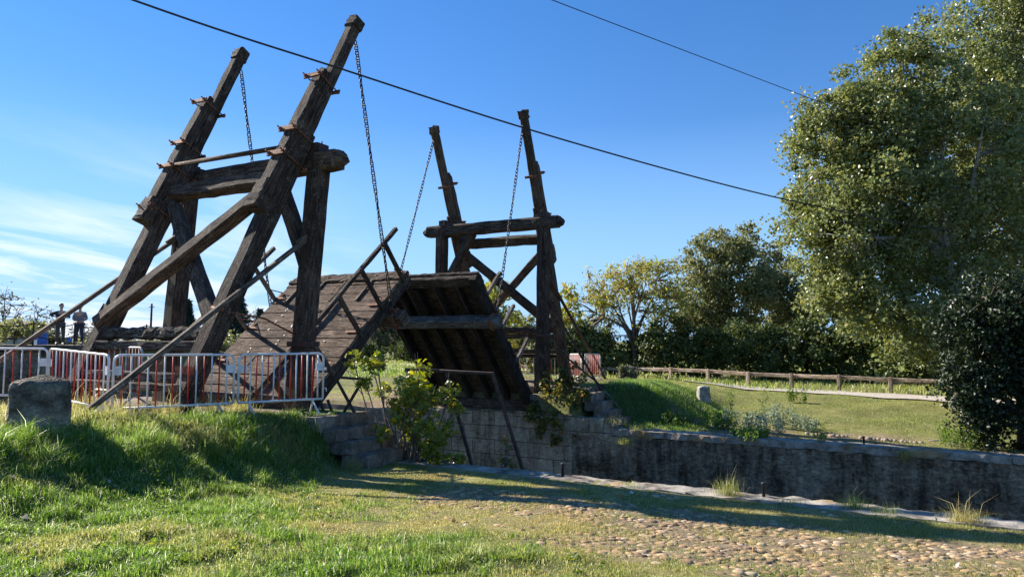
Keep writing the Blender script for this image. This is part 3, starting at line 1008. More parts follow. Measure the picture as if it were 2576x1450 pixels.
        for z in (3.0, 3.35, 3.7):
            q = post_pt(s, v, z) + off
            m.box(q, (0.10, 0.05, 0.05))
        sub(m, 'bearing_strap', RUST_DARK, posts[v])
        m = MB()
        q = post_pt(s, v, 1.22)
        for dx, dy, sx_, sy_ in ((0, .205, .42, .012), (0, -.205, .42, .012), (.205, 0, .012, .41), (-.205, 0, .012, .41)):
            m.box(q + Vector((dx, dy, 0)), (sx_, sy_, 0.09))
        sub(m, 'post_band', RUST_DARK, posts[v])
    # raking stays down to the ground behind
    for v in (1, -1):
        m = MB()
        a = post_pt(s, v, 3.3 if v > 0 or s > 0 else 3.58)
        if s < 0:
            b = Vector((v * 1.95, -9.05, 0.16))
        else:
            b = Vector((v * 1.95, 11.0, -0.42)) if v > 0 else Vector((-1.95, 10.6, -0.5))
        m.beam(a, b, 0.085, 0.075, jit=0.003, seg=0.4)
        if s < 0:
            m.beam(a + (b - a) * 0.02 + Vector((0, 0, 0.07)), a + (b - a) * 0.09 + Vector((0, 0, 0.07)), 0.085, 0.05)
        put(m, 'raking_stay', WOOD_RAIL if s < 0 else RUST_DARK)
    if s > 0:
        m = MB()
        m.beam(post_pt(s, 1, 2.35) + Vector((0.15, 0, 0)), (4.05, 6.45, -1.28), 0.07, 0.06, jit=0.002)
        m.beam(post_pt(s, 1, 1.0) + Vector((0.15, 0.1, 0)), (3.7, 6.6, -0.4), 0.06, 0.05, jit=0.002)
        put(m, 'side_stay', RUST_DARK)
    else:
        m = MB()
        a = mast_pt(s, 1, 0.215, 0.2, 0.12)
        m.tube([a, a + Vector((0.1, 0.9, -0.12)), a + Vector((0.1, 1.9, -0.5))], 0.018, 6)
        m.tube([a + Vector((-.1, -.03, .03)), a + Vector((0.12, 0.0, 0.0))], 0.04, 6)
        m.box(mast_pt(s, 1, 0.09, 0.2, 0), (0.4, 0.05, 0.14), jit=0.01)
        put(m, 'iron_tie', RUST)
        m = MB()
        # broken ends of the old brace tenons
        m.beam(mast_pt(s, -1, 0.185, 0.19, -0.02), mast_pt(s, -1, 0.235, 0.19, 0.03), 0.2, 0.08, (0, s, 0.45), jit=0.02)
        put(m, 'brace_tenon', WOOD)
    return root


tower_n = make_tower(-1, 'near weathered timber bridge tower with two tall leaning masts, behind the white barriers')
tower_f = make_tower(1, 'far dark timber bridge tower across the lock, smaller in view, with two leaning masts')

# ------------------------------------------------------------------ the two raised leaves
LEAF = {-1: dict(y=4.512, z=0.219, a=0.7283, L=3.983, vs=0.0), 1: dict(y=4.277, z=-0.007, a=0.8317, L=4.203, vs=0.18)}
WL, LC = 1.746, 2.903


def leaf_pt(s, v, k, n=0.0):
    q = LEAF[s]
    ca, sa = math.cos(q['a']), math.sin(q['a'])
    y = q['y'] - ca * k + sa * n
    return Vector((v + q['vs'], s * y, q['z'] + sa * k + ca * n))


def make_leaf(s, label):
    q = LEAF[s]
    root = thing('bridge_leaf', label, 'drawbridge leaf', (0, s * q['y'], q['z']), 0, 'two raised leaves of the drawbridge')
    dirk = (leaf_pt(s, 0, 1) - leaf_pt(s, 0, 0)).normalized()
    nrm = (leaf_pt(s, 0, 0, 1) - leaf_pt(s, 0, 0, 0)).normalized()
    X = Vector((1, 0, 0))

    def put(m, name, mat, lab=None):
        o = m.build(name, mat)
        local(o, root)
        if lab:
            o['label'] = lab
        return o
    k0, k1 = -0.62 if s < 0 else -0.45, q['L']
    m = MB()
    k = k0
    while k < k1 - 0.3:
        w = random.uniform(0.26, 0.34)
        if k + w > k1 - 0.32:
            w = k1 - 0.3 - k
        split = random.choice((None, random.uniform(-1.0, 1.0)))
        cuts = [-WL + random.uniform(-.03, .03), WL + random.uniform(-.03, .03)]
        if split is not None:
            cuts.insert(1, split)
        for a, b in zip(cuts[:-1], cuts[1:]):
            h = random.uniform(-0.008, 0.010)
            m.beam(leaf_pt(s, a + 0.004, k + w / 2, -0.035 + h), leaf_pt(s, b - 0.004, k + w / 2, -0.035 + h), w - 0.004, 0.06, nrm, jit=0.003, ch=0.2)
        k += w
    if s < 0:
        for i in range(34):
            c = leaf_pt(s, random.choice((-1.0, -0.35, 0.35, 1.0)) + random.uniform(-.03, .03), random.uniform(k0 + .3, k1 - 1.1), 0.003)
            m.box(c, (0.03, 0.03, 0.012), (X, dirk, nrm), mi=1)
    put(m, 'planking', [WOOD_DECK, WORN_WHITE])
    # rounded tip timber, split and weathered
    m = MB()
    for j, kk in enumerate((k1 - 0.24, k1 - 0.11, k1 + 0.01)):
        m.beam(leaf_pt(s, -WL, kk, 0.0 - 0.03 * j), leaf_pt(s, WL, kk, 0.0 - 0.03 * j), 0.13, 0.10, nrm, jit=0.013, seg=0.13, ch=0.2)
    m.beam(leaf_pt(s, -WL, k1 - 0.12, -0.16), leaf_pt(s, WL, k1 - 0.12, -0.16), 0.30, 0.20, nrm, jit=0.012)
    put(m, 'tip_beam', WOOD_DECK if s < 0 else WOOD)
    # joists and edge beams
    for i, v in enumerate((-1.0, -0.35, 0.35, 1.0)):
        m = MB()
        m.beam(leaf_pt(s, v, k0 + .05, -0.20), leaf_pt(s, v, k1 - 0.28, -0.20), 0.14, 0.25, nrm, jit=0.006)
        put(m, 'joist', WOOD_SHADED)
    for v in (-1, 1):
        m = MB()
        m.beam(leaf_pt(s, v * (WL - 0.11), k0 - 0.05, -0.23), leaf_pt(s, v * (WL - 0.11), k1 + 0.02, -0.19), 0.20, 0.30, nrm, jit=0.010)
        put(m, 'edge_beam', WOOD_SHADED if s > 0 else WOOD)
    # cross beam that the chains pull on
    m = MB()
    m.beam(leaf_pt(s, -2.08, LC, -0.50), leaf_pt(s, 2.10, LC, -0.50), 0.27, 0.30, nrm, jit=0.012)
    xb = put(m, 'cross_beam', WOOD if s < 0 else WOOD_PALE)
    for v in (-1, 1):
        m = MB()
        c = leaf_pt(s, v * 1.87, LC, -0.50)
        for dn, dk, a, b in ((0.165, 0, 0.09, 0.30), (-0.165, 0, 0.09, 0.30)):
            m.box(c + nrm * dn, (0.09, 0.34, 0.018), (X, dirk, nrm))
            m.box(c + dirk * dn * 0.92, (0.09, 0.018, 0.33), (X, dirk, nrm))
        m.tube([c + nrm * 0.17 + X * 0.06, c + nrm * 0.30 + X * 0.03, c + nrm * 0.30 - X * 0.03, c + nrm * 0.17 - X * 0.06], 0.016, 6)
        sub(m, 'chain_bracket', RUST, xb)
    # sloping battens on the upper boards
    if s < 0:
        for v in (-1.25, -0.55, 0.15, 0.95):
            m = MB()
            kk = k1 - 1.05
            for j in range(2):
                m.beam(leaf_pt(s, v, kk + j * .5, 0.02), leaf_pt(s, v, kk + .46 + j * .5, 0.02), 0.055, 0.035, nrm, jit=0.004)
            put(m, 'batten', WOOD_RAIL)
    else:
        for v in (-1.25, -0.55, 0.35, 1.1):
            m = MB()
            m.beam(leaf_pt(s, v, k1 - 1.6, -0.36), leaf_pt(s, v, k1 - 0.2, -0.36), 0.05, 0.05, nrm, jit=0.004)
            put(m, 'hinge_strap', RUST_DARK)
    # hand rails
    if s < 0:
        for v in (-1, 1):
            ks = (-0.45, 0.72, 1.85, 2.75, 3.75) if v > 0 else (-0.3, 0.9, 2.0, 3.1)
            for kk in ks:
                m = MB()
                m.beam(leaf_pt(s, v * (WL + 0.02), kk, -0.12), leaf_pt(s, v * (WL + 0.02), kk, 0.93), 0.085, 0.085, (1, 0, 0), jit=0.003)
                po = put(m, 'rail_post', WOOD_RAIL if v < 0 else WOOD)
                m = MB()
                c = leaf_pt(s, v * (WL - 0.06), kk, 0.03)
                m.box(c - X * v * 0.12, (0.30, 0.06, 0.014), (X, dirk, nrm), jit=.004)
                m.box(c + dirk * 0.1 - X * v * 0.03, (0.06, 0.26, 0.014), (X, dirk, nrm), jit=.004)
                m.tube([c + dirk * 0.22 + nrm * 0.01, leaf_pt(s, v * (WL - .02), kk, 0.3)], 0.013, 5)
                sub(m, 'post_bracket', RUST, po)
            m = MB()
            ke = 3.95 if v > 0 else 3.55
            m.beam(leaf_pt(s, v * (WL + 0.02), -0.9, 0.97), leaf_pt(s, v * (WL + 0.02), 1.9, 0.97), 0.09, 0.085, nrm, jit=0.005)
            m.beam(leaf_pt(s, v * (WL + 0.02), 1.88, 0.98), leaf_pt(s, v * (WL + 0.02), ke + .35, 0.98), 0.09, 0.085, nrm, jit=0.005)
            put(m, 'hand_rail', WOOD_RAIL if v < 0 else WOOD)
    else:
        for v, ks in ((1, (1.05, 2.35, 3.55)), (-1, (3.75,))):
            for kk in ks:
                m = MB()
                m.beam(leaf_pt(s, v * (WL + 0.02), kk, -0.12), leaf_pt(s, v * (WL + 0.02), kk, 0.86), 0.10, 0.09, (1, 0, 0), jit=0.003)
                put(m, 'rail_post', WOOD_RAIL)
        m = MB()
        m.beam(leaf_pt(s, -(WL + 0.02), 3.0, 0.86), leaf_pt(s, -(WL + 0.02), 3.9, 0.86), 0.08, 0.08, nrm)
        put(m, 'hand_rail', WOOD_RAIL)
    return root


leaf_n = make_leaf(-1, 'near raised bridge leaf showing its sunlit plank deck with folded hand rails')
leaf_f = make_leaf(1, 'far raised bridge leaf showing its dark underside with joists and a pale cross beam')


# ------------------------------------------------------------------ chains
def chain_mesh(P, Q, pitch=0.098, sag=0.05, rw=0.0125, lw=0.036, ll=0.075):
    P, Q = Vector(P), Vector(Q)
    n = int((Q - P).length / pitch)
    m = MB()
    t = (Q - P).normalized()
    s = t.cross(Vector((0, 1, 0))).normalized()
    u = s.cross(t)
    for i in range(n):
        q = (i + .5) / n
        c = P + (Q - P) * q - Vector((0, 0, sag * 4 * q * (1 - q)))
        tw = 0.35 * math.sin(i * 0.5)
        a, b = (s, u) if i % 2 else (u, s)
        a = (a * math.cos(tw) + b * math.sin(tw)).normalized()
        ring = []
        for j in range(10):
            g = 2 * math.pi * j / 10
            ring.append(c + t * ll * math.copysign(abs(math.cos(g)) ** 0.8, math.cos(g)) + a * lw * math.sin(g))
        m.tube(ring, rw, 5, close=True, cap=False)
    return m


for s, v, lab in ((-1, 1, 'iron chain from the tallest mast of the near tower down to the near leaf'),
                  (-1, -1, 'iron chain hanging from the left mast of the near tower, passing behind the head beam'),
                  (1, 1, 'iron chain from the right mast of the far tower in front of its head beam'),
                  (1, -1, 'slanting iron chain from the left mast of the far tower to the leaf tip')):
    a = mast_pt(s, v, 0.955, -0.17)
    b = leaf_pt(s, v * 1.87, LC, -0.22)
    o = chain_mesh(a, b, 0.098 if s < 0 else 0.11, 0.03 if s < 0 else 0.05).build('lifting_chain', CHAIN)
    tag(o, lab, 'chain', 'four lifting chains of the drawbridge')


# ------------------------------------------------------------------ masonry
def rough_block(m, x0, x1, y0, y1, z0, z1, seg=0.25, jit=0.02, mi=0, top_jit=None):
    """box with subdivided, slightly broken faces"""
    nx_, ny_, nz_ = max(1, round((x1 - x0) / seg)), max(1, round((y1 - y0) / seg)), max(1, round((z1 - z0) / seg))
    idx = {}

    def vid(i, j, k):
        if (i, j, k) not in idx:
            idx[(i, j, k)] = len(m.v)
            e = jit
            ex = (i in (0, nx_)) + (j in (0, ny_)) + (k in (0, nz_))
            jz = top_jit if (top_jit is not None and k == nz_) else e
            m.v.append(Vector((x0 + (x1 - x0) * i / nx_ + random.uniform(-e, e), y0 + (y1 - y0) * j / ny_ + random.uniform(-e, e) * (1.4 if ex > 1 else 1), z0 + (z1 - z0) * k / nz_ + random.uniform(-jz, jz) * (1.6 if ex > 1 else 1))))
        return idx[(i, j, k)]
    for i in range(nx_):
        for j in range(ny_):
            m.face((vid(i, j, nz_), vid(i + 1, j, nz_), vid(i + 1, j + 1, nz_), vid(i, j + 1, nz_)), None, mi)
            m.face((vid(i, j, 0), vid(i, j + 1, 0), vid(i + 1, j + 1, 0), vid(i + 1, j, 0)), None, mi)
        for k in range(nz_):
            m.face((vid(i, 0, k), vid(i + 1, 0, k), vid(i + 1, 0, k + 1), vid(i, 0, k + 1)), None, mi)
            m.face((vid(i, ny_, k), vid(i, ny_, k + 1), vid(i + 1, ny_, k + 1), vid(i + 1, ny_, k)), None, mi)
    for j in range(ny_):
        for k in range(nz_):
            m.face((vid(0, j, k), vid(0, j, k + 1), vid(0, j + 1, k + 1), vid(0, j + 1, k)), None, mi)
            m.face((vid(nx_, j, k), vid(nx_, j + 1, k), vid(nx_, j + 1, k + 1), vid(nx_, j, k + 1)), None, mi)


def coping_stones(name, x0, x1, y0, y1, z0, z1, root, widths=(0.9, 1.8), jit=0.012):
    m = MB()
    x = x0
    while x < x1:
        w = min(random.uniform(*widths), x1 - x)
        if x1 - x - w < 0.4:
            w = x1 - x
        dz = random.uniform(-.008, .008)
        dy = random.uniform(-.01, .01)
        rough_block(m, x + .002, x + w - .002, y0 + (dy if y0 > 0 else 0), y1 + (dy if y1 < 0 else 0), z0, z1 + dz, 0.12, jit)
        x += w
    return m.build(name, COPING, root)


nq = thing('near_quay_wall', 'pale near edge of the lock, worn stone coping beside the cobbles', 'quay wall')
m = MB()
rough_block(m, 3.2, 26, -4.74, YN - 0.02, -3.65, -0.93, 0.6, 0.01)
m.build('wall_face', STONE_DARK, nq)
coping_stones('coping', 3.9, 26, -4.78, YN, -0.925, -0.775, nq)

fq = thing('far_quay_wall', 'long dark wall on the far side of the lock with sunlit rough coping', 'quay wall')
m = MB()
rough_block(m, 3.35, 34, YF + 0.02, 4.9, -3.65, -1.35, 0.3, 0.02)
m.build('wall_face', STONE_DARK, fq)
coping_stones('coping', 4.6, 34, YF, 4.93, -1.345, -1.185, fq, (1.6, 2.8), 0.013)

ab = thing('far_abutment', 'grey block abutment of the far bank under the raised leaf', 'abutment')
m = MB()
rough_block(m, -3.2, 3.345, YF, 5.4, -3.65, -1.0, 0.5, 0.008)
m.build('wall_face', STONE_BLOCKS, ab)
m = MB()
rough_block(m, -3.2, 3.345, YF - .002, 5.4, -0.998, -0.86, 0.25, 0.018)
rough_block(m, 3.35, 4.3, YF + .002, 4.9, -1.398, -0.93, 0.2, 0.03)
rough_block(m, 4.3, 4.59, YF + .02, 4.9, -1.398, -1.05, 0.12, 0.03)
m.build('wall_top', STONE_BLOCKS, ab)
m = MB()
m.beam((-1.9, 4.56, -0.66), (2.2, 4.56, -0.66), 0.34, 0.36, jit=0.02)
m.beam((-1.9, 5.0, -0.55), (2.2, 5.0, -0.55), 0.4, 0.5, jit=0.02)
m.build('hinge_sill', WOOD, ab)
m = MB()
rough_block(m, -19.3, -3.21, YF + 0.01, 5.0, -3.65, -0.98, 0.6, 0.02)
m.build('wing_wall', STONE_STEP, ab)
m = MB()
rough_block(m, -3.2, 3.4, 5.2, 6.4, -0.98, -0.16, 0.3, 0.02)
m.build('landing', STONE_STEP, ab)

nb = thing('near_abutment', 'brown stone abutment at the foot of the near tower', 'abutment')
m = MB()
rough_block(m, -3.2, 3.1, -5.75, YN + 0.02, -0.25, -0.005, 0.25, 0.012)
m.build('landing', STONE_STEP, nb)
m = MB()
rough_block(m, -3.2, 3.1, -5.2, YN, -3.65, -0.255, 0.5, 0.012)
m.build('wall_face', STONE_BLOCKS, nb)
m = MB()
m.beam((-1.9, -4.75, 0.10), (1.95, -4.75, 0.10), 0.30, 0.24, jit=0.015)
m.build('hinge_sill', WOOD, nb)

st = thing('near_stairs', 'worn brown stone steps between the grassy bank and the fig bush', 'stairs')
m_h = [(3.10, 3.42, -0.21), (3.42, 3.72, -0.40), (3.72, 4.02, -0.59)]
for i, (a, b, z) in enumerate(m_h):
    m = MB()
    rough_block(m, a - 0.25 if i else a, b, -5.55 + 0.04 * i, YN + 0.02, z - 0.19 if i < 2 else -0.93, z, 0.14, 0.014)
    m.build('step', STONE_STEP, st)
st2 = thing('far_stairs', 'dark stone steps on the far bank right of the creeper', 'stairs')
for i, (a, z) in enumerate(((3.41, -0.27), (3.68, -0.52), (3.95, -0.77), (4.22, -1.0))):
    m = MB()
    rough_block(m, a - (0.2 if i else 0), a + 0.30, 4.93, 6.0, z - 0.25, z, 0.14, 0.016)
    m.build('step', STONE_STEP, st2)
m = MB()
m.tube([(3.35, 6.1, 0.0), (3.9, 6.0, -0.42), (4.35, 5.95, -0.95)], 0.018, 6)
o = m.build('hand_rail', WOOD_PALE, st2)

# weir with the footway the two people stand on
wr = thing('weir', 'low dark footbridge across the canal behind the barriers, with people on it', 'footbridge')
m = MB()
rough_block(m, -20.6, -19.6, -8.5, 9.5, -3.65, 0.80, 0.9, 0.02)
m.build('wall_face', STONE_DARK, wr)
m = MB()
rough_block(m, -20.9, -19.3, -9.5, 10.5, 0.802, 1.02, 0.8, 0.012)
m.build('walkway', WOOD_RAIL, wr)
for k in range(12):
    m = MB()
    y = -8.6 + k * 1.65
    m.tube([(-19.42, y, 1.02), (-19.42, y, 1.98)], 0.035, 6)
    m.build('rail_post', RUST_DARK, wr)
m = MB()
for zt in (1.92, 1.42):
    pts = []
    for k in range(11):
        for q in range(6):
            w_ = q / 6
            pts.append((-19.42, -8.6 + (k + w_) * 1.65, zt - 0.16 * 4 * w_ * (1 - w_)))
    m.tube(pts, 0.022, 5)
m.build('rail_chain', RUST_DARK, wr)

# the lock's iron mooring pegs
for (x, y, z, lab) in ((7.05, -4.48, -0.78, 'short iron peg on the near coping, left of the long grass tuft'), (10.0, -4.48, -0.78, 'short iron peg on the near coping, right of the long grass tuft'),
                       (7.86, 4.6, -1.18, 'short iron peg on the far coping, nearer the bridge'), (10.89, 4.6, -1.18, 'short iron peg on the far coping, below the grassy slope')):
    m = MB()
    m.tube([(0, 0, -0.05), (0, 0, 0.17), (0, 0, 0.175), (0, 0, 0.20)], [0.022, 0.022, 0.032, 0.030], 8)
    o = m.build('iron_peg', BLACK_IRON)
    o.location = (x, y, z)
    tag(o, lab, 'peg', 'iron pegs along the lock edge')

# leaning iron frame standing in front of the far wall
rf = thing('iron_trestle', 'rusty iron frame with two long legs leaning in the lock before the block wall', 'iron frame')
m = MB()
m.beam((3.74, -4.12, 0.77), (5.60, -4.12, 0.735), 0.05, 0.05, jit=0.002)
m.build('top_bar', RUST_DARK, rf)
for a, b in (((4.62, -4.12, 0.73), (5.35, -4.12, -1.3)), ((5.58, -4.12, 0.72), (6.35, -4.12, -1.3)), ((3.76, -4.12, 0.75), (3.95, -4.12, 0.3))):
    m = MB()
    m.beam(a, b, 0.055, 0.05, (0, 1, 0), jit=0.002)
    m.build('leg', RUST_DARK, rf)
rf2 = thing('iron_rail_frame', 'small black iron rail frame on the near landing beside the fig bush', 'iron frame')
for nm, a, b in (('top_bar', (2.62, -4.75, 0.62), (3.30, -4.75, 0.60)), ('leg', (3.28, -4.75, 0.6), (2.85, -4.75, 0.0)), ('leg', (2.22, -4.75, 0.3), (2.35, -4.75, 0.0)), ('leg', (2.45, -4.75, 0.2), (2.56, -4.75, 0.0)), ('leg', (2.62, -4.75, 0.62), (3.1, -4.75, -0.0))):
    m = MB()
    m.beam(a, b, 0.045, 0.04, (0, 1, 0), jit=0.001)
    m.build(nm, BLACK_IRON, rf2)


# ------------------------------------------------------------------ crowd barriers
def make_barrier(P, Q, label, n=14, dull=False, first_red=True):
    P, Q = Vector(P), Vector(Q)
    ln = (Q - P).length
    root = thing('crowd_barrier', label, 'barrier', P, math.atan2(Q.y - P.y, Q.x - P.x), 'red and white crowd barriers round the bridge')
    sl = (Q.z - P.z) / ln
    wm = WORN_WHITE if dull else WHITE

    def pt(x, z):
        return (x, 0, z + sl * x)
    r = 0.10
    zt, zb = 1.03, 0.24
    pts = []
    for cx, cz, a0 in ((r, zt - r, 180), (ln - r, zt - r, 90)):
        for k in range(5):
            g = math.radians(a0 - k * 22.5)
            pts.append(pt(cx + r * math.cos(g), cz + r * math.sin(g)))
    pts = [pt(0, zb)] + pts + [pt(ln, zb)]
    m = MB()
    m.tube(pts, 0.019, 8)
    m.tube([pt(0, zb), pt(ln, zb)], 0.019, 8)
    m.build('frame', wm, root)
    for i in range(n):
        x = ln * (i + 1) / (n + 1)
        m = MB()
        m.tube([pt(x, zb), pt(x, zt)], 0.0125, 6)
        red = (i % 2 == 0) == first_red
        o = m.build('bar', RED if red else wm, root)
        o['label'] = 'red bar' if red else 'white bar'
    for x in (ln * 0.13, ln * 0.87):
        for e in (-1, 1):
            m = MB()
            m.tube([(x, e * -0.05, zb - 0.0 + sl * x), (x + 0.05, e * 0.26, 0.01 + sl * x)], 0.018, 6)
            m.build('leg', wm, root)
    for x, w in ((0.07, 0.12), (ln - 0.07, 0.12)):
        m = MB()
        m.box((x, 0, 0.80 + sl * x), (w, 0.012, 0.13))
        m.build('plate', wm, root)
    m = MB()
    m.tube([pt(ln, 0.78), pt(ln + .05, 0.78), pt(ln + .05, 0.72)], 0.010, 5)
    m.tube([pt(ln, 0.42), pt(ln + .06, 0.42), pt(ln + .06, 0.36)], 0.010, 5)
    m.build('hook', wm, root)
    return root


make_barrier((2.09, -6.45, 0.02), (2.78, -5.22, 0.03), 'white and red crowd barrier on the landing in front of the right portal post')
make_barrier((1.44, -8.16, 0.03), (2.06, -6.52, 0.02), 'white and red crowd barrier behind the long raking pole')
make_barrier((-0.95, -7.80, 0.10), (1.38, -8.20, 0.03), 'white and red crowd barrier just right of and behind the big square stone')
make_barrier((-3.1, -8.75, 0.10), (-1.0, -7.80, 0.10), 'white and red crowd barrier cut off by the left edge of the photo')
make_barrier((-1.6, -6.6, 0.12), (0.2, -6.9, 0.12), 'crowd barrier at the back, seen through the front ones near the left mast foot', 14, True)
make_barrier((0.9, 9.7, -0.25), (2.05, 8.1, -0.2), 'dull red and white barrier beyond the far tower, left one of two', 14, True)
make_barrier((2.15, 8.15, -0.2), (2.0, 10.0, -0.25), 'dull red and white barrier beyond the far tower, right one of two', 14, True)
make_barrier((-1.6, 9.8, -0.25), (0.7, 9.75, -0.25), 'crowd barrier mostly hidden behind the posts of the far tower', 14, True)


# ------------------------------------------------------------------ guard stones
def guard_stone(loc, dims, rz, label, mat, seed):
    rs = random.Random(seed)
    bm_n = 9
    m = MB()
    w, d, h = dims
    pts = {}

    def vid(i, j, k):
        if (i, j, k) in pts:
            return pts[(i, j, k)]
        x, y, z = i / bm_n - .5, j / bm_n - .5, k / bm_n
        # round the vertical edges and the shoulders
        p = 8
        rr = (abs(2 * x) ** p + abs(2 * y) ** p) ** (1 / p)
        mx = max(abs(2 * x), abs(2 * y), 1e-6)
        sc = mx / rr
        tz = 1 - 0.10 * max(0, z - 0.82) / 0.18 * mx
        flare = 1 + 0.10 * (1 - z)
        X = x * sc * flare * w * (1 - 0.05 * (z > .95)) + rs.uniform(-.008, .008)
        Y = y * sc * flare * d * (1 - 0.05 * (z > .95)) + rs.uniform(-.008, .008)
        Z = z * h * tz + rs.uniform(-.006, .006)
        if z > 0.9 and x < -0.3:
            Z -= 0.02 * rs.random()
        pts[(i, j, k)] = len(m.v)
        nz_ = 0.020
        m.v.append(Vector((X + rs.uniform(-nz_, nz_) * .5, Y + rs.uniform(-nz_, nz_) * .5, Z + (rs.uniform(-nz_, nz_) * .6 if k > 7 else 0))))
        return pts[(i, j, k)]
    n = bm_n
    for i in range(n):
        for j in range(n):
            m.face((vid(i, j, n), vid(i + 1, j, n), vid(i + 1, j + 1, n), vid(i, j + 1, n)), None, 0, True)
            m.face((vid(i, 0, j), vid(i + 1, 0, j), vid(i + 1, 0, j + 1), vid(i, 0, j + 1)), None, 0, True)
            m.face((vid(i, n, j), vid(i, n, j + 1), vid(i + 1, n, j + 1), vid(i + 1, n, j)), None, 0, True)
            m.face((vid(0, i, j), vid(0, i, j + 1), vid(0, i + 1, j + 1), vid(0, i + 1, j)), None, 0, True)
            m.face((vid(n, i, j), vid(n, i + 1, j), vid(n, i + 1, j + 1), vid(n, i, j + 1)), None, 0, True)
    o = m.build('guard_stone', mat)
    o.location = loc
    o.rotation_euler = (0, 0, rz)
    tag(o, label, 'stone block', 'square guard stones beside the bridge')
    return o


guard_stone(spot(114, 8.7, 0.02), (0.60, 0.46, 0.84), 1.02, 'big square lichened stone in the foreground before the barriers', GUARD, 1)
PALE_STONE = mat_simple('pale_stone', [(0.13, 0.13, 0.11), (0.27, 0.26, 0.22), (0.40, 0.38, 0.33)], 6, 0.9, 0, 0.5, 0.02)
guard_stone(spot(1577, 27.0, -0.42), (0.62, 0.55, 0.78), 0.4, 'dark ivy covered stone before the fence on the far bank', GUARD, 2)
guard_stone(spot(1766, 23.5, -0.75), (0.36, 0.34, 0.58), 0.5, 'small pale stone block on the far grassy slope', PALE_STONE, 3)

# ------------------------------------------------------------------ post and rail fence
A, B = np.array([13.28, 16.0]), np.array([2.29, 18.4])
dv = (B - A) / 6.0
fence = thing('guard_rail_fence', 'low wooden post and rail fence along the gravel path on the far bank', 'fence')
pp = [A + dv * k for k in range(-2, 15)]
for p in pp:
    z = ground(p[0], p[1])
    m = MB()
    m.beam((p[0], p[1] - .10, z - .05), (p[0], p[1] - .10, z + 0.66 + random.uniform(-.015, .015)), 0.15, 0.13, (dv[0], dv[1], 0), jit=0.003)
    m.build('post', WOOD_FENCE, fence)
for a, b in zip(pp[:-1], pp[1:]):
    za, zb_ = ground(*a) + 0.54, ground(*b) + 0.54
    m = MB()
    dd = (b - a) * 0.01
    m.beam((a[0] + dd[0], a[1] + dd[1] + .05, za), (b[0] - dd[0], b[1] - dd[1] + .05, zb_), 0.11, 0.165, jit=0.005, ch=0.3)
    m.build('rail', WOOD_FENCE, fence)


# ------------------------------------------------------------------ plants
def leaf_cloud(centres, radii, per, size, rng, elong=1.0, flat=0.0, fold=0.18, updir=0.0, stalk=None):
    """small folded leaves scattered round the centres; returns verts, faces, rnd"""
    n = len(centres) * per
    c = np.repeat(centres, per, 0)
    r = np.repeat(radii, per)
    d = rng.normal(size=(n, 3))
    d /= np.linalg.norm(d, axis=1)[:, None]
    p = c + d * (r * 1.35 * rng.random(n) ** 0.85)[:, None] * np.array([1, 1, 0.8])
    nrm = rng.normal(size=(n, 3)) + np.array([0, 0, updir])
    nrm /= np.linalg.norm(nrm, axis=1)[:, None]
    t = rng.normal(size=(n, 3))
    t -= nrm * (t * nrm).sum(1)[:, None]
    t /= np.linalg.norm(t, axis=1)[:, None]
    b = np.cross(nrm, t)
    s = size * (0.6 + 0.8 * rng.random(n))
    a = s * 0.5 * elong
    w = s * 0.5 / max(elong, 1e-3) ** 0.3
    v = np.empty((n, 4, 3))
    v[:, 0] = p - t * a[:, None]
    v[:, 1] = p - b * w[:, None] + nrm * (s * fold)[:, None]
    v[:, 2] = p + t * a[:, None]
    v[:, 3] = p + b * w[:, None] + nrm * (s * fold)[:, None]
    f = np.arange(n * 4).reshape(n, 4)
    tint = np.repeat(rng.random(len(centres)), per)
    rnd = np.clip(0.35 * tint + 0.65 * rng.random(n), 0, 1)
    return v.reshape(-1, 3), f, rnd


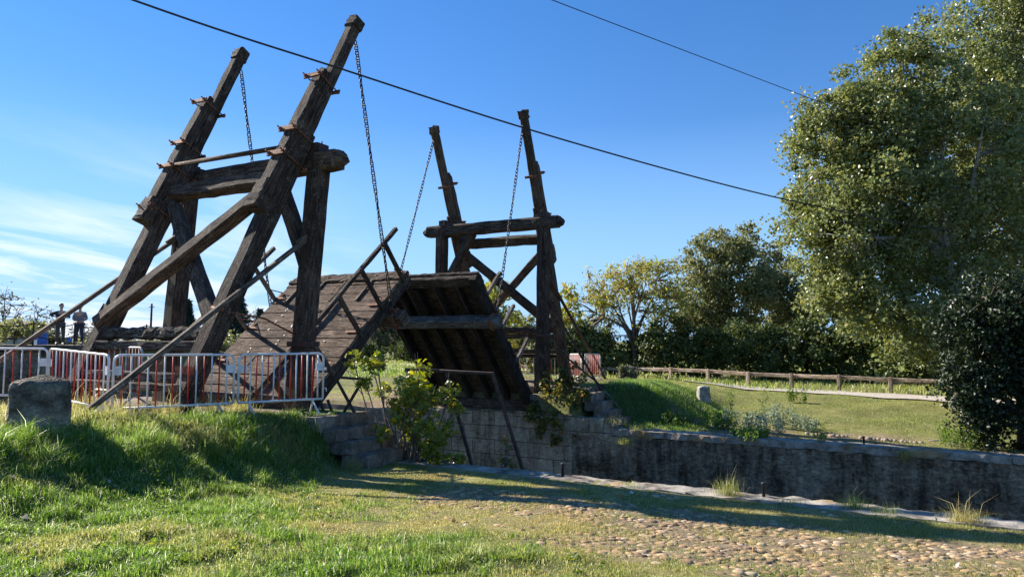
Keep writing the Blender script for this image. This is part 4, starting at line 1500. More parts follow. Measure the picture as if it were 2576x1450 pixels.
def make_tree(name, label, loc, trunk_h, trunk_r, env, n_t, per, leaf, clump, leafmat, bark, seed, group=None, cat='tree',
              n_limb=8, elong=1.2, shell=0.55, lean=(0, 0), extra=None, twig_r=0.012, updir=0.3, draw_twigs=0.5):
    """env: list of (centre, radii) ellipsoids relative to loc that bound the crown"""
    rng = np.random.default_rng(seed)
    rs = random.Random(seed)
    root = thing(name, label, cat, loc, 0, group)
    vols = np.array([e[1][0] * e[1][1] * e[1][2] for e in env]) ** 0.75
    pick = rng.choice(len(env), n_t, p=vols / vols.sum())
    C = np.array([env[i][0] for i in pick], float)
    R = np.array([env[i][1] for i in pick], float)
    d = rng.normal(size=(n_t, 3))
    d /= np.linalg.norm(d, axis=1)[:, None]
    rad = shell + (1 - shell) * rng.random(n_t) ** 0.6
    inner = rng.random(n_t) < 0.28
    rad = np.where(inner, rng.random(n_t) * shell, rad)
    rad *= 0.82 + 0.36 * rng.random(n_t) ** 1.5
    T = C + d * rad[:, None] * R
    T[:, 2] = np.maximum(T[:, 2], clump * 0.3)
    top = max(e[0][2] + e[1][2] for e in env)
    ctr = np.average(np.array([e[0] for e in env], float), axis=0, weights=vols)
    # trunk
    trunk = []
    nseg = 7
    for k in range(nseg + 1):
        q = k / nseg
        h = q * top * 0.8
        trunk.append(Vector((lean[0] * q + (ctr[0]) * q ** 1.6 + rs.uniform(-.06, .06) * top * .1 * q, lean[1] * q + ctr[1] * q ** 1.6 + rs.uniform(-.06, .06) * top * .1 * q, h - 0.1 * (k == 0))))
    m = MB()
    m.tube(trunk, [trunk_r * (1.25 if k == 0 else 1) * (1 - 0.85 * k / nseg) + 0.01 for k in range(nseg + 1)], 9)
    # limbs
    limbs = []
    order = rng.permutation(n_t)[:n_limb]
    for i in order:
        e = Vector(T[i])
        q = min(0.95, max(trunk_h / (top * .8), 0.15) + 0.55 * rs.random() * max(0.2, e.z / top))
        k = q * nseg
        a = trunk[int(k)].lerp(trunk[min(nseg, int(k) + 1)], k - int(k))
        if a.z > e.z:
            a = trunk[max(1, int(trunk_h / (top * .8) * nseg))]
        mid = a.lerp(e, 0.45) + Vector((rs.uniform(-.1, .1), rs.uniform(-.1, .1), 0.08)) * (e - a).length
        pts = [a, a.lerp(mid, .5) + Vector((0, 0, .02)) * (e - a).length, mid, mid.lerp(e, .5), e]
        limbs.append(pts)
        r0 = trunk_r * 0.42
        m.tube(pts, [r0, r0 * .75, r0 * .5, r0 * .3, r0 * .12], 6)
    tk = m.build('trunk', bark, root)
    allp = np.array([tuple(p) for l in limbs for p in l[1:]] + [tuple(p) for p in trunk[2:]])
    m = MB()
    for i in range(n_t):
        if rs.random() > draw_twigs:
            continue
        e = T[i]
        k = np.argmin(np.linalg.norm(allp - e, axis=1) + 0.5 * np.maximum(0, allp[:, 2] - e[2]))
        a, ev = Vector(allp[k]), Vector(e)
        if (a - ev).length < 0.05:
            continue
        mid = a.lerp(ev, .5) + Vector((rs.uniform(-.12, .12), rs.uniform(-.12, .12), rs.uniform(0, .1))) * (ev - a).length
        m.tube([a, mid, ev], [twig_r * 2.2, twig_r * 1.4, twig_r * .6], 4, cap=False)
    if m.f:
        m.build('branches', bark, root)
    if per:
        v, f, rnd = leaf_cloud(T, np.full(n_t, clump) * (0.6 + 0.8 * rng.random(n_t)), per, leaf, rng, elong, updir=updir)
        numpy_mesh('crown', v, [f], leafmat, {'rnd': rnd}, False, root)
    if extra:
        mat2, frac, per2, size2, zmin = extra
        sel = T[(T[:, 2] > zmin) & (rng.random(n_t) < frac)]
        if len(sel):
            v, f, rnd = leaf_cloud(sel, np.full(len(sel), clump * 0.7), per2, size2, rng, 1.4)
            numpy_mesh('seed_clusters', v, [f], mat2, {'rnd': rnd}, False, root)
    return root


# the big white poplars on the right
def sideways(a, z, r, rz_, b=0.0):
    """crown lump a metres to the right of the trunk"""
    return ((a * cy - b * sy, a * sy + b * cy, z), (r, r, rz_))


make_tree('poplar_tree', 'huge silvery green poplar filling the right of the photo', spot(2420, 22.5, -0.7), 3.0, 0.38,
          [sideways(-2.9, 5.9, 2.6, 3.5), sideways(-3.3, 8.4, 1.9, 1.9), sideways(-3.7, 9.4, 1.1, 1.4), sideways(-1.5, 10.2, 1.7, 2.2), sideways(0.3, 6.5, 3.2, 4.6, 0.5), sideways(-2.3, 2.7, 2.0, 1.4, -0.6), sideways(-3.6, 3.9, 1.4, 1.3, -0.4),
           sideways(-0.3, 2.2, 1.7, 1.2, -0.5), sideways(-4.4, 5.6, 1.5, 2.0), sideways(-0.9, 12.0, 0.7, 0.9)],
          960, 160, 0.100, 0.44, LEAF_POPLAR, BARK_PALE, 11, 'white poplars on the far bank', n_limb=18, elong=1.0, shell=0.55)
make_tree('poplar_tree', 'tall poplar crown in the top right corner, right of the notch in the foliage', spot(2600, 24.5, -0.7), 3.5, 0.35,
          [sideways(-1.1, 11.4, 2.3, 3.6), sideways(-0.3, 7.0, 3.0, 4.2), sideways(0.6, 14.0, 2.4, 2.4)],
          520, 150, 0.10, 0.50, LEAF_POPLAR, BARK_PALE, 12, 'white poplars on the far bank', n_limb=12, elong=1.0, shell=0.55)

# the dark ivy bush at the right edge
x, y, z = spot(2570, 16.6)
make_tree('ivy_bush', 'ivy covered bush with leaves coloured as in deep shade at the right edge, right down to the quay', (x, y, -1.2), 0.4, 0.2,
          [sideways(0.0, 1.6, 1.3, 1.9), sideways(-1.0, 1.6, 0.9, 1.7), sideways(-1.55, 1.5, 0.4, 0.9), sideways(-0.5, 3.0, 1.2, 1.3), sideways(0.8, 3.3, 1.3, 1.2), sideways(-1.0, 0.5, 0.6, 0.6), sideways(-1.2, 2.9, 0.7, 0.5)],
          330, 130, 0.075, 0.32, LEAF_IVY_SHADED, BARK_DARK, 13, None, 'bush', n_limb=8, shell=0.3)

# middle distance trees behind the fence
G = 'leafy trees behind the fence'
x, y, z = spot(1838, 44)
make_tree('broadleaf_tree', 'tall dull green tree behind the fence, right of the yellow tree', (x, y, z), 2.0, 0.2,
          [((-0.6, 0, 7.4), (2.5, 2.2, 1.9)), ((-1.2, 0, 5.0), (2.7, 2.4, 2.4)), ((-1.6, -.6, 3.2), (2.2, 1.8, 1.8)), ((0.8, 0, 8.0), (1.2, 1.2, 1.4)), ((-0.5, 0, 3.0), (2.4, 2.2, 1.8)), ((1.4, 0, 5.2), (1.6, 1.6, 1.8))],
          400, 80, 0.145, 0.48, LEAF_ASH, BARK_PALE, 21, G, n_limb=10)
x, y, z = spot(1950, 46)
make_tree('broadleaf_tree', 'slimmer dull green tree touching the big poplar, with sky gaps', (x, y, z), 2.0, 0.15,
          [((-0.4, 0, 6.3), (1.9, 1.8, 2.5)), ((0.2, 0, 3.6), (2.5, 2.0, 1.8)), ((1.7, 0, 5.2), (1.7, 1.6, 2.6))],
          230, 75, 0.145, 0.48, LEAF_ASH, BARK_PALE, 22, G, n_limb=9)
x, y, z = spot(2110, 42)
make_tree('broadleaf_tree', 'shaded tree low behind the hanging skirt of the poplar', (x, y, z), 1.5, 0.15,
          [((0, 0, 3.8), (2.4, 2.0, 2.5))], 110, 60, 0.17, 0.5, LEAF_ASH, BARK, 23, G, n_limb=7)
x, y, z = spot(1598, 38)
make_tree('ailanthus_tree', 'open crowned yellowing tree behind the fence with pinkish seed clusters', (x, y, z), 1.0, 0.17,
          [((-0.2, 0, 5.0), (3.0, 2.0, 1.2)), ((-1.9, 0, 4.0), (2.2, 1.6, 1.4)), ((1.5, 0, 3.4), (1.6, 1.5, 1.6)), ((0.6, 0, 5.9), (2.3, 1.4, 0.7)), ((-2.6, 0, 2.6), (1.4, 1.2, 0.9)), ((2.3, 0, 4.4), (1.2, 1.2, 0.9))],
          330, 17, 0.095, 0.46, LEAF_YELLOW, BARK, 24, None, n_limb=18, elong=3.0, shell=0.5, draw_twigs=1.0, twig_r=0.019,
          extra=(LEAF_PINK, 0.8, 14, 0.07, 4.2))
x, y, z = spot(1425, 40)
make_tree('ailanthus_tree', 'thin pale yellow sapling tree seen between the far tower and the yellow tree', (x, y, z), 1.0, 0.06,
          [((0, 0, 3.0), (1.0, 1.0, 2.0)), ((0.2, 0, 4.6), (0.7, 0.7, 0.8))], 60, 14, 0.16, 0.3, LEAF_YELLOW, BARK, 25, None, n_limb=6, elong=2.4, draw_twigs=1.0)
x, y, z = spot(1262, 38)
make_tree('ailanthus_tree', 'feathery yellow green tree seen through the bracing of the far tower', (x, y, z), 1.0, 0.08,
          [((-0.2, 0, 3.0), (1.5, 1.2, 1.9)), ((-0.6, 0, 4.6), (0.9, 0.8, 0.8))], 85, 16, 0.16, 0.32, LEAF_YELLOW, BARK, 26, None, n_limb=7, elong=2.6, draw_twigs=1.0)
x, y, z = spot(1290, 44)
make_tree('willow_bush', 'dark leafy bush standing behind the lower half of the far tower', (x, y, z), 0.4, 0.1,
          [((0.3, 0, 1.7), (2.6, 1.6, 1.5)), ((1.0, 0, 2.5), (0.9, 0.9, 0.9))], 90, 55, 0.16, 0.4, LEAF_ASH, BARK, 27, None, 'bush')

# hedge of separate bushes behind the fence
hedge = [(1390, 37, 2.5, 1.7), (1452, 37, 2.9, 1.6), (1520, 36.5, 2.5, 1.6), (1660, 37, 2.9, 1.6), (1730, 37.5, 3.3, 1.7),
         (1800, 37, 2.7, 1.6), (1870, 38, 3.2, 1.6), (1945, 36, 2.7, 1.7), (2025, 36, 3.3, 1.8), (2105, 35, 2.9, 1.7),
         (2190, 34, 3.1, 1.8), (2280, 33, 2.9, 1.8), (2370, 32, 3.2, 1.8), (2460, 31, 3.4, 1.8), (2550, 30, 3.6, 1.9), (1595, 39, 2.3, 1.5)]
where = ['right behind the white barriers of the far tower', 'just left of the yellow tree', 'under the left boughs of the yellow tree', 'just right of the yellow tree trunk', 'below the tall dull green tree, left side',
         'below the tall dull green tree, right side', 'between the two dull green trees', 'left of where the poplar skirt begins', 'under the left end of the poplar skirt', 'above the fourth fence post from the right',
         'above the third fence post from the right', 'above the second fence post from the right', 'above the rightmost visible fence post', 'left part of the dark mass behind the ivy bush', 'behind the ivy bush at the photo edge', 'behind the yellow tree trunk']
for i, ((pxx, dd, hh, ww), wh) in enumerate(zip(hedge, where)):
    x, y, z = spot(pxx, dd)
    make_tree('hedge_bush', 'dark evergreen bush of the hedge, ' + wh, (x, y, z), 0.3, 0.08,
              [((0, 0, hh * 0.45), (ww * .8, ww * .8, hh * .5)), ((random.uniform(-.4, .4), 0, hh * .75), (ww * .5, ww * .5, hh * .28))],
              75, 62, 0.14, 0.36, LEAF_DARK, BARK_DARK, 40 + i, 'hedge bushes behind the fence', 'bush', n_limb=5, shell=0.5, draw_twigs=0.2)

# far background seen under the bridge and on the left
far_trees = [(905, 72, 3.6, 2.6, 'olive tree seen just right of the near leaf, left one'), (955, 70, 4.2, 2.5, 'pale olive tree above the black litter bin'), (1010, 74, 3.7, 2.3, 'olive tree touching the edge of the far leaf'),
             (985, 82, 5.0, 2.4, 'taller olive tree at the back under the bridge')]
for i, (pxx, dd, hh, ww, lab) in enumerate(far_trees):
    x, y, z = spot(pxx, dd)
    make_tree('olive_tree', lab, (x, y, z), 0.8, 0.16, [((0, 0, hh * .55), (ww, ww, hh * .42)), ((0.4, 0, hh * .75), (ww * .6, ww * .6, hh * .25))],
              80, 42, 0.24, 0.5, LEAF_OLIVE, BARK, 60 + i, 'olive trees far beyond the bridge', n_limb=6)
for i, (pxx, dd, hh, ww, lab) in enumerate([(1120, 60, 2.8, 2.2, 'dark round bush beyond the far leaf, mostly hidden'), (855, 66, 2.4, 2.0, 'low dark bush behind the near leaf edge'), (690, 64, 3.2, 2.2, 'dark bush behind the near leaf deck'), (930, 63, 1.8, 1.6, 'low dark bush left behind the litter bin'), (1030, 62, 2.0, 1.8, 'low dark bush right behind the litter bin')]):
    x, y, z = spot(pxx, dd)
    make_tree('dark_bush', lab, (x, y, z), 0.3, 0.08, [((0, 0, hh * .5), (ww, ww * .8, hh * .5))], 60, 45, 0.2, 0.42, LEAF_DARK, BARK_DARK, 70 + i, None, 'bush', n_limb=4, draw_twigs=.2)


def spruce(loc, h, r, seed, label):
    rng = np.random.default_rng(seed)
    root = thing('spruce_tree', label, 'tree', loc, 0, 'dark conifers behind the near tower')
    m = MB()
    m.tube([(0, 0, -0.1), (0, 0, h * .6), (0, 0, h)], [0.16, 0.09, 0.02], 7)
    m.build('trunk', BARK_DARK, root)
    C, R = [], []
    k = 0
    z = h * 0.06
    while z < h:
        rr = r * (1 - z / h) ** 0.85
        nb = max(4, int(11 * (1 - z / h)) + 3)
        for i in range(nb):
            g = 2 * math.pi * (i + rng.random() * .5) / nb
            for q in (0.35, 0.65, 0.95):
                C.append((math.cos(g) * rr * q, math.sin(g) * rr * q, z - 0.25 * q * rr + 0.08 * rng.random()))
                R.append(0.2 + 0.10 * (1 - q))
        z += h * 0.055
    v, f, rnd = leaf_cloud(np.array(C), np.array(R), 22, 0.14, rng, 2.6, fold=0.05)
    numpy_mesh('crown', v, [f], NEEDLE, {'rnd': rnd}, False, root)


x, y, z = spot(600, 60)
spruce((x, y, z), 6.0, 2.3, 81, 'dark blue green conifer behind the near tower, largest of three')
x, y, z = spot(655, 66)
spruce((x, y, z), 4.6, 1.7, 82, 'small dark conifer just right of the largest one, by the left chain')
x, y, z = spot(472, 58)
spruce((x, y, z), 5.0, 1.5, 83, 'narrow dark conifer glimpsed between the crossed braces of the near tower')

for i, (pxx, dd, hh, lab) in enumerate([(95, 52, 4.4, 'bare twiggy tree on the left horizon, nearest the two people'), (10, 50, 4.6, 'bare twiggy tree cut by the left edge of the photo'), (215, 62, 3.6, 'thin bare tree behind the two people'), (640, 74, 5.5, 'thin bare tree behind the left chain')]):
    x, y, z = spot(pxx, dd)
    make_tree('bare_tree', lab, (x, y, z), 0.8, 0.09, [((0, 0, hh * .62), (2.0, 1.6, hh * .38))], 120, 3, 0.12, 0.3, LEAF_OLIVE, BARK, 90 + i, 'bare trees on the left', n_limb=12, draw_twigs=1.0, twig_r=0.014, shell=.7)
for i, (pxx, dd, hh, ww, lab) in enumerate([(40, 44, 1.6, 2.4, 'low yellow green scrub at the far left edge'), (130, 46, 1.5, 2.0, 'low yellow green scrub behind the blue bin'), (250, 46, 1.2, 1.9, 'low scrub right of the two people'), (330, 48, 1.3, 2.2, 'low scrub seen behind the left mast'), (400, 50, 1.3, 2.4, 'low scrub seen between the two masts'), (520, 46, 1.9, 2.0, 'yellow green scrub behind the right mast foot'), (560, 40, 1.5, 1.6, 'yellow green scrub beside the near leaf edge')]):
    x, y, z = spot(pxx, dd)
    make_tree('scrub_bush', lab, (x, y, max(z, -0.1)), 0.2, 0.05, [((0, 0, hh * .5), (ww, ww * .8, hh * .5))], 55, 34, 0.16, 0.35, LEAF_OLIVE if i % 2 else LEAF_ASH, BARK, 100 + i, 'low scrub on the left horizon', 'bush', n_limb=4, draw_twigs=.4)


def lobed_bush(name, label, loc, C, R, per, size, mat, bark, seed, cat='bush', stems=8):
    """bush with large five lobed leaves"""
    rng = np.random.default_rng(seed)
    root = thing(name, label, cat, loc)
    C = np.array(C, float)
    R = np.array(R, float)
    m = MB()
    for i in range(len(C)):
        b = Vector((rng.uniform(-.25, .25), rng.uniform(-.12, .12), -0.05)) + Vector((C[i][0] * .3, 0, 0))
        e = Vector(C[i])
        mid = b.lerp(e, .5) + Vector((rng.uniform(-.12, .12), rng.uniform(-.1, .1), 0.0))
        m.tube([b, b.lerp(mid, .6), mid, mid.lerp(e, .6), e], [0.02, 0.017, 0.013, 0.009, 0.005], 5)
        for q in range(4):
            d = Vector(rng.normal(size=3)) * R[i] * .7
            m.tube([mid.lerp(e, .3 + .2 * q), e + d], [0.007, 0.003], 4, cap=False)
    m.build('stems', bark, root)
    outline = []
    for k in range(20):
        g = 2 * math.pi * k / 20 - math.pi / 2
        lob = 0.42 + 0.58 * abs(math.cos(2.5 * (g + math.pi / 2) + math.pi / 2 * 0)) ** 0.8
        if k == 0:
            lob = 0.25
        outline.append((math.cos(g) * lob, math.sin(g) * lob))
    outline = np.array(outline)
    n = len(C) * per
    c = np.repeat(C, per, 0)
    r = np.repeat(R, per)
    d = rng.normal(size=(n, 3))
    d /= np.linalg.norm(d, axis=1)[:, None]
    p = c + d * (r * rng.random(n) ** .4)[:, None]
    nrm = rng.normal(size=(n, 3)) * 0.8 + np.array([-0.2, -0.2, 0.8])
    nrm /= np.linalg.norm(nrm, axis=1)[:, None]
    t = rng.normal(size=(n, 3)) + np.array([0, 0, -0.7])
    t -= nrm * (t * nrm).sum(1)[:, None]
    t /= np.linalg.norm(t, axis=1)[:, None]
    b = np.cross(nrm, t)
    s = size * .5 * (0.55 + 0.75 * rng.random(n))
    V_ = p[:, None, :] + s[:, None, None] * (outline[None, :, 0, None] * b[:, None, :] + outline[None, :, 1, None] * t[:, None, :])
    droop = (outline[:, 0] ** 2)[None, :, None] * nrm[:, None, :] * (s * -0.3)[:, None, None]
    V_ = V_ + droop
    f = np.arange(n * 20).reshape(n, 20)
    numpy_mesh('leaves', V_.reshape(-1, 3), [f], mat, {'rnd': rng.random(n)}, False, root)
    return root


# fig bush at the foot of the near stairs: leafy heads relative to its base
figC, figR = [], []
rf_ = random.Random(5)
for (x, z, r, k) in ((-0.95, 1.45, 0.26, 3), (-0.75, 1.25, 0.2, 2), (0.15, 1.38, 0.30, 4), (-0.1, 1.15, 0.30, 4), (0.45, 1.22, 0.26, 4), (0.2, 0.85, 0.30, 4), (-0.15, 0.62, 0.24, 3),
                     (0.6, 0.95, 0.20, 2), (0.35, 0.45, 0.24, 3), (0.75, 0.5, 0.2, 3), (0.0, 0.3, 0.2, 2), (0.6, 0.16, 0.2, 3), (0.85, 0.2, 0.15, 1), (-0.2, 0.95, 0.2, 2)):
    for q in range(k):
        figC.append((x + rf_.uniform(-r, r) * .8, rf_.uniform(-.35, .3), z + rf_.uniform(-r, r) * .8))
        figR.append(r * .62)
lobed_bush('fig_bush', 'fig bush with big yellow green lobed leaves at the foot of the stone steps', (4.12, -4.52, -0.80), [tuple(np.array(c) * (1.08, 1, 1.05)) for c in figC], [r * 1.25 for r in figR], 52, 0.105, LEAF_FIG, BARK, 5)
lobed_bush('weed_plant', 'small red and yellow weed growing at the lock edge between the iron legs', (5.92, -4.22, -0.95), [(0, 0, .25), (.04, 0, .45), (-.03, 0, .6), (.1, 0, .2), (-.1, 0, .3)], [.07] * 5, 22, 0.06, LEAF_VINE, BARK, 6, 'weed')

vC, vR = [], []
for (x, y, z, r, k) in ((-0.3, -0.1, 0.9, .4, 6), (0.3, 0.0, 0.8, .35, 6), (-0.2, -0.3, 0.35, .4, 7), (0.35, -0.3, 0.3, .35, 6), (0.75, -.1, 0.8, .3, 4), (-0.55, -0.35, 0.2, .35, 5), (-0.1, -0.5, -0.15, .35, 7), (0.3, -.5, -0.2, .3, 5),
                        (-0.6, -.5, -0.1, .3, 5), (-0.2, -.55, -0.5, .25, 4), (0.15, -.55, -.75, .2, 3), (0.1, -.1, 1.35, .25, 2), (0.6, 0, 1.25, .25, 2)):
    for q in range(k):
        vC.append((x + rf_.uniform(-r, r), y + rf_.uniform(-.1, .15), z + rf_.uniform(-r, r) * .8))
        vR.append(r * .6)
lobed_bush('creeper', 'autumn tinted creeper with a few orange leaves hanging over the far abutment', (2.75, 4.78, -0.88), vC, vR, 55, 0.10, LEAF_VINE, BARK_DARK, 8, 'creeper')
numC = [(random.uniform(-.35, .35), random.uniform(-.3, .3), random.uniform(0.1, .75)) for _ in range(26)]
ivy = lobed_bush('ivy_plant', 'ivy clinging to the dark stone before the far fence', spot(1577, 26.6, -0.42), numC, [0.12] * 26, 22, 0.07, LEAF_DARK, BARK_DARK, 9, 'ivy')


def herb(name, label, loc, h, spread, n, mat, seed, group=None, leaf=0.05):
    rng = np.random.default_rng(seed)
    root = thing(name, label, 'plant', loc, 0, group)
    m = MB()
    C = []
    for i in range(n):
        g = rng.random() * 6.28
        r = spread * rng.random() ** .6
        b = Vector((math.cos(g) * r, math.sin(g) * r, -0.03))
        hh = h * (0.6 + .5 * rng.random())
        e = b + Vector((rng.uniform(-.1, .1), rng.uniform(-.1, .1), hh))
        m.tube([b, b.lerp(e, .5) + Vector((rng.uniform(-.03, .03), 0, 0)), e], [.005, .004, .002], 4, cap=False)
        for q in (0.3, .45, 0.6, .75, 0.9, 1.0):
            C.append(tuple(b.lerp(e, q)))
    m.build('stems', BARK, root)
    v, f, rnd = leaf_cloud(np.array(C), np.full(len(C), 0.10), 6, leaf, rng, 1.8)
    numpy_mesh('leaves', v, [f], mat, {'rnd': rnd}, False, root)


for i, (pxx, dd, h, sp_, n, mt, lab) in enumerate([
        (1850, 20.2, 0.55, 0.50, 22, LEAF_SILVER, 'silvery leaved plant on the far slope below the pale stone'),
        (1920, 19.0, 0.50, 0.45, 20, LEAF_SILVER, 'larger silvery leaved plant in the middle of the far slope'),
        (1960, 20.4, 0.62, 0.60, 24, LEAF_SILVER, 'silvery leaved plant at the back of the clump on the far slope'),
        (2030, 19.8, 0.42, 0.40, 14, LEAF_SILVER, 'silvery leaved plant, rightmost of the clump'),
        (1890, 18.2, 0.30, 0.50, 18, LEAF_WEED, 'low green weeds in front of the silvery plants'),
        (1800, 20.2, 0.45, 0.5, 24, LEAF_WEED, 'green weed clump on the far slope left of the silvery plants'),
        (1700, 21.0, 0.4, 0.5, 22, LEAF_WEED, 'green weed clump on top of the far mound'),
        (1915, 21.6, 1.05, 0.08, 3, LEAF_WEED, 'tall thin weed in front of the fence, middle of the slope'),
        (1830, 23.0, 0.95, 0.1, 3, LEAF_WEED, 'tall thin weed rising beside the fence, behind the pale stone'),
        (2055, 17.6, 0.42, 0.10, 4, LEAF_YELLOW, 'small yellow green weed standing alone on the far lawn'),
        (2400, 16.9, 0.6, 0.5, 26, LEAF_WEED, 'green weeds at the foot of the ivy bush'),
        (2000, 24.0, 0.5, 0.3, 12, LEAF_WEED, 'low weeds under the fence rail, right part')]):
    herb('wild_plant', lab, spot(pxx, dd), h, sp_, n, mt, 200 + i, 'wild plants on the far slope', 0.042)


# ------------------------------------------------------------------ grass
def blades(P, H, wid, lean, rng, dry, curl=0.5):
    """grass blades at points P: two segment tapered blades"""
    n = len(P)
    g = rng.random(n) * 2 * math.pi
    side = np.stack([np.cos(g), np.sin(g), np.zeros(n)], 1)
    g2 = rng.random(n) * 2 * math.pi
    ld = np.stack([np.cos(g2), np.sin(g2), np.zeros(n)], 1)
    le = (lean * rng.random(n))[:, None]
    h = H[:, None]
    up = np.array([0, 0, 1.0])
    w = wid[:, None]
    v = np.empty((n, 5, 3))
    v[:, 0] = P - side * w
    v[:, 1] = P + side * w
    mid = P + up * h * 0.55 + ld * h * le * 0.35
    v[:, 2] = mid + side * w * .8
    v[:, 3] = mid - side * w * .8
    v[:, 4] = P + up * h * (1 - 0.35 * le) + ld * h * le * (0.9 + curl)
    k = np.arange(n)[:, None] * 5
    q = np.concatenate([k, k + 1, k + 2, k + 3], 1)
    t = np.concatenate([k + 3, k + 2, k + 4], 1)
    rnd = rng.random(n)
    return v.reshape(-1, 3), q, t, rnd, dry


def grass_object(name, X, Y, H, W_, D, seed, lean=0.8, z=None):
    rng = np.random.default_rng(seed)
    Zg = ground(X, Y) if z is None else z
    P = np.stack([X, Y, Zg - 0.005], 1)
    v, q, t, rnd, dry = blades(P, H, W_, lean, rng, D)
    o = numpy_mesh(name, v, [q, t], GRASS, {'rnd': np.concatenate([rnd, rnd]), 'dry': np.concatenate([D, D])}, False)
    return o


def scatter(x0, x1, y0, y1, dens, rng):
    n = int((x1 - x0) * (y1 - y0) * dens)
    return rng.uniform(x0, x1, n), rng.uniform(y0, y1, n)


def in_view(x, y, margin=0.12):
    dx, dy = x - EYE[0], y - EYE[1]
    f = -dx * sy + dy * cy
    r = dx * cy + dy * sy
    return (f > 2.5) & (np.abs(r / np.maximum(f, .1)) < 1287.5 / FPX + margin), f


rg = np.random.default_rng(99)
# foreground and near slope
gx, gy = scatter(-4, 16.5, -13.2, -4.42, 5200, rg)
ok, dist = in_view(gx, gy)
lu, co, ba = lush_field(gx, gy), cobble_field(gx, gy), bare_field(gx, gy)
patch = vnoise(gx, gy, 0.35, 51)
dens = (0.38 + 0.62 * lu) * (1 - 0.85 * co * (1 - lu)) * (1 - 0.5 * ba) * np.clip(9.5 / dist, 0.35, 1.2) * (0.35 + 0.9 * patch)
dens = np.where(gy > -4.80, dens * np.where(gx > 9.0, 0.22, 0.06) * (vnoise(gx, gy, .5, 91) > .4) * np.where(gy > -4.6, .4, 1.4), dens)
road = (gx < 2.0)
dens = np.where(road, dens * 0.6 * (vnoise(gx, gy, .6, 8) > .35), dens)
landing = (gy > -5.8) & (gx < 3.1)
stairs_ = (gy > -5.6) & (gx > 3.0) & (gx < 4.1)
BST = spot(114, 8.7)
near_stone = np.hypot(gx - BST[0], gy - BST[1]) < 0.55
keep = ok & (rg.random(len(gx)) < dens) & ~landing & ~stairs_ & ~(near_stone & (rg.random(len(gx)) < .75))
gx, gy, lu, patch = gx[keep], gy[keep], lu[keep], patch[keep]
tuft = vnoise(gx, gy, 0.5, 61) * .5 + vnoise(gx, gy, 0.14, 62) * .9
slope_zone = smooth((3.9 - gx) / .4) * smooth((gx - 1.8) / .4)
H = (0.012 + 0.040 * lu * (0.15 + tuft ** 2 * 1.6)) * (0.6 + 0.8 * rg.random(len(gx))) * (1 + 1.6 * slope_zone * lu) * (1 + 0.5 * (rg.random(len(gx)) < .05))
H = np.where(gx < 2.0, H * 1.5, H)
Wd = (0.0016 + 0.0018 * rg.random(len(gx))) * (1 + 0.3 * lu)
dry = np.clip((1 - lu) * 0.85 + 0.25 * (rg.random(len(gx)) - .5) + 0.5 * smooth((vnoise(gx, gy, .8, 63) - .55) / .25), 0, 1)
dry = np.where((gx < 2.0), 0.3 + 0.5 * rg.random(len(gx)), dry)
NG = len(gx)
o = grass_object('grass', gx, gy, H, Wd, dry, 1)
tag(o, 'green grass of the foreground and the near bank', 'grass', None, 'stuff')

tx, ty = scatter(3.6, 16.5, -11.5, -4.8, 5600, rg)
ok, dist = in_view(tx, ty)
tl_, tcb, tb_ = lush_field(tx, ty), cobble_field(tx, ty), bare_field(tx, ty)
pt_ = vnoise(tx, ty, 0.45, 55) * .6 + vnoise(tx, ty, 0.13, 56) * .4
keep = ok & (rg.random(len(tx)) < (1 - tl_) * (1 - 0.55 * tcb) * smooth((pt_ - 0.25) / 0.35) * np.clip(9 / dist, .4, 1)) & ~((ty > -5.6) & (tx < 4.1))
tx, ty, pt_ = tx[keep], ty[keep], pt_[keep]
o = grass_object('dry_turf', tx, ty, (0.014 + 0.026 * pt_) * (0.6 + .9 * rg.random(len(tx))), 0.0018 + 0.0015 * rg.random(len(tx)), np.clip(1.15 - 1.1 * vnoise(tx, ty, 0.9, 57) + .3 * (rg.random(len(tx)) - .5), 0.15, 1), 7, 1.6)
tag(o, 'short half dry turf between the cobbles', 'grass', None, 'stuff')

# long tufts over the slope crest and in the lush zone
cx, cy_ = scatter(1.5, 9.8, -12.5, -5.0, 20, rg)
ok, dist = in_view(cx, cy_)
lu = lush_field(cx, cy_)
keep = ok & (rg.random(len(cx)) < lu * 0.9) & (np.hypot(cx - BST[0], cy_ - BST[1]) > 0.8)
keep &= ~((cy_ > -5.8) & (cx < 4.1) & (cx > 3.1))
cx, cy_ = cx[keep], cy_[keep]
per = 42
bx = np.repeat(cx, per) + rg.normal(0, 0.045, len(cx) * per)
by = np.repeat(cy_, per) + rg.normal(0, 0.045, len(cx) * per)
hh = np.repeat(0.04 + 0.11 * rg.random(len(cx)) ** 2, per) * (0.5 + 0.7 * rg.random(len(cx) * per))
dd_ = np.repeat((rg.random(len(cx)) < .12) * 0.6, per)
o = grass_object('grass_tufts', bx, by, hh, np.full(len(bx), 0.0024), dd_.astype(float), 2, 1.0)
tag(o, 'longer grass tufts on the near bank', 'grass', None, 'stuff')

# broad leaved weeds low in the foreground lawn
wx, wy = scatter(2.0, 10.5, -12.0, -7.8, 22, rg)
ok, dist = in_view(wx, wy)
keep = ok & (vnoise(wx, wy, 0.9, 71) > 0.52) & (lush_field(wx, wy) > .4)
wx, wy = wx[keep], wy[keep]
C = np.stack([wx, wy, ground(wx, wy) + 0.015], 1)
v, f, rnd = leaf_cloud(C, np.full(len(C), 0.06), 14, 0.030, rg, 1.3, updir=1.5)
o = numpy_mesh('ground_cover_weeds', v, [f], LEAF_WEED, {'rnd': rnd}, False)
tag(o, 'small leafy weeds among the foreground grass', 'ground cover', None, 'stuff')

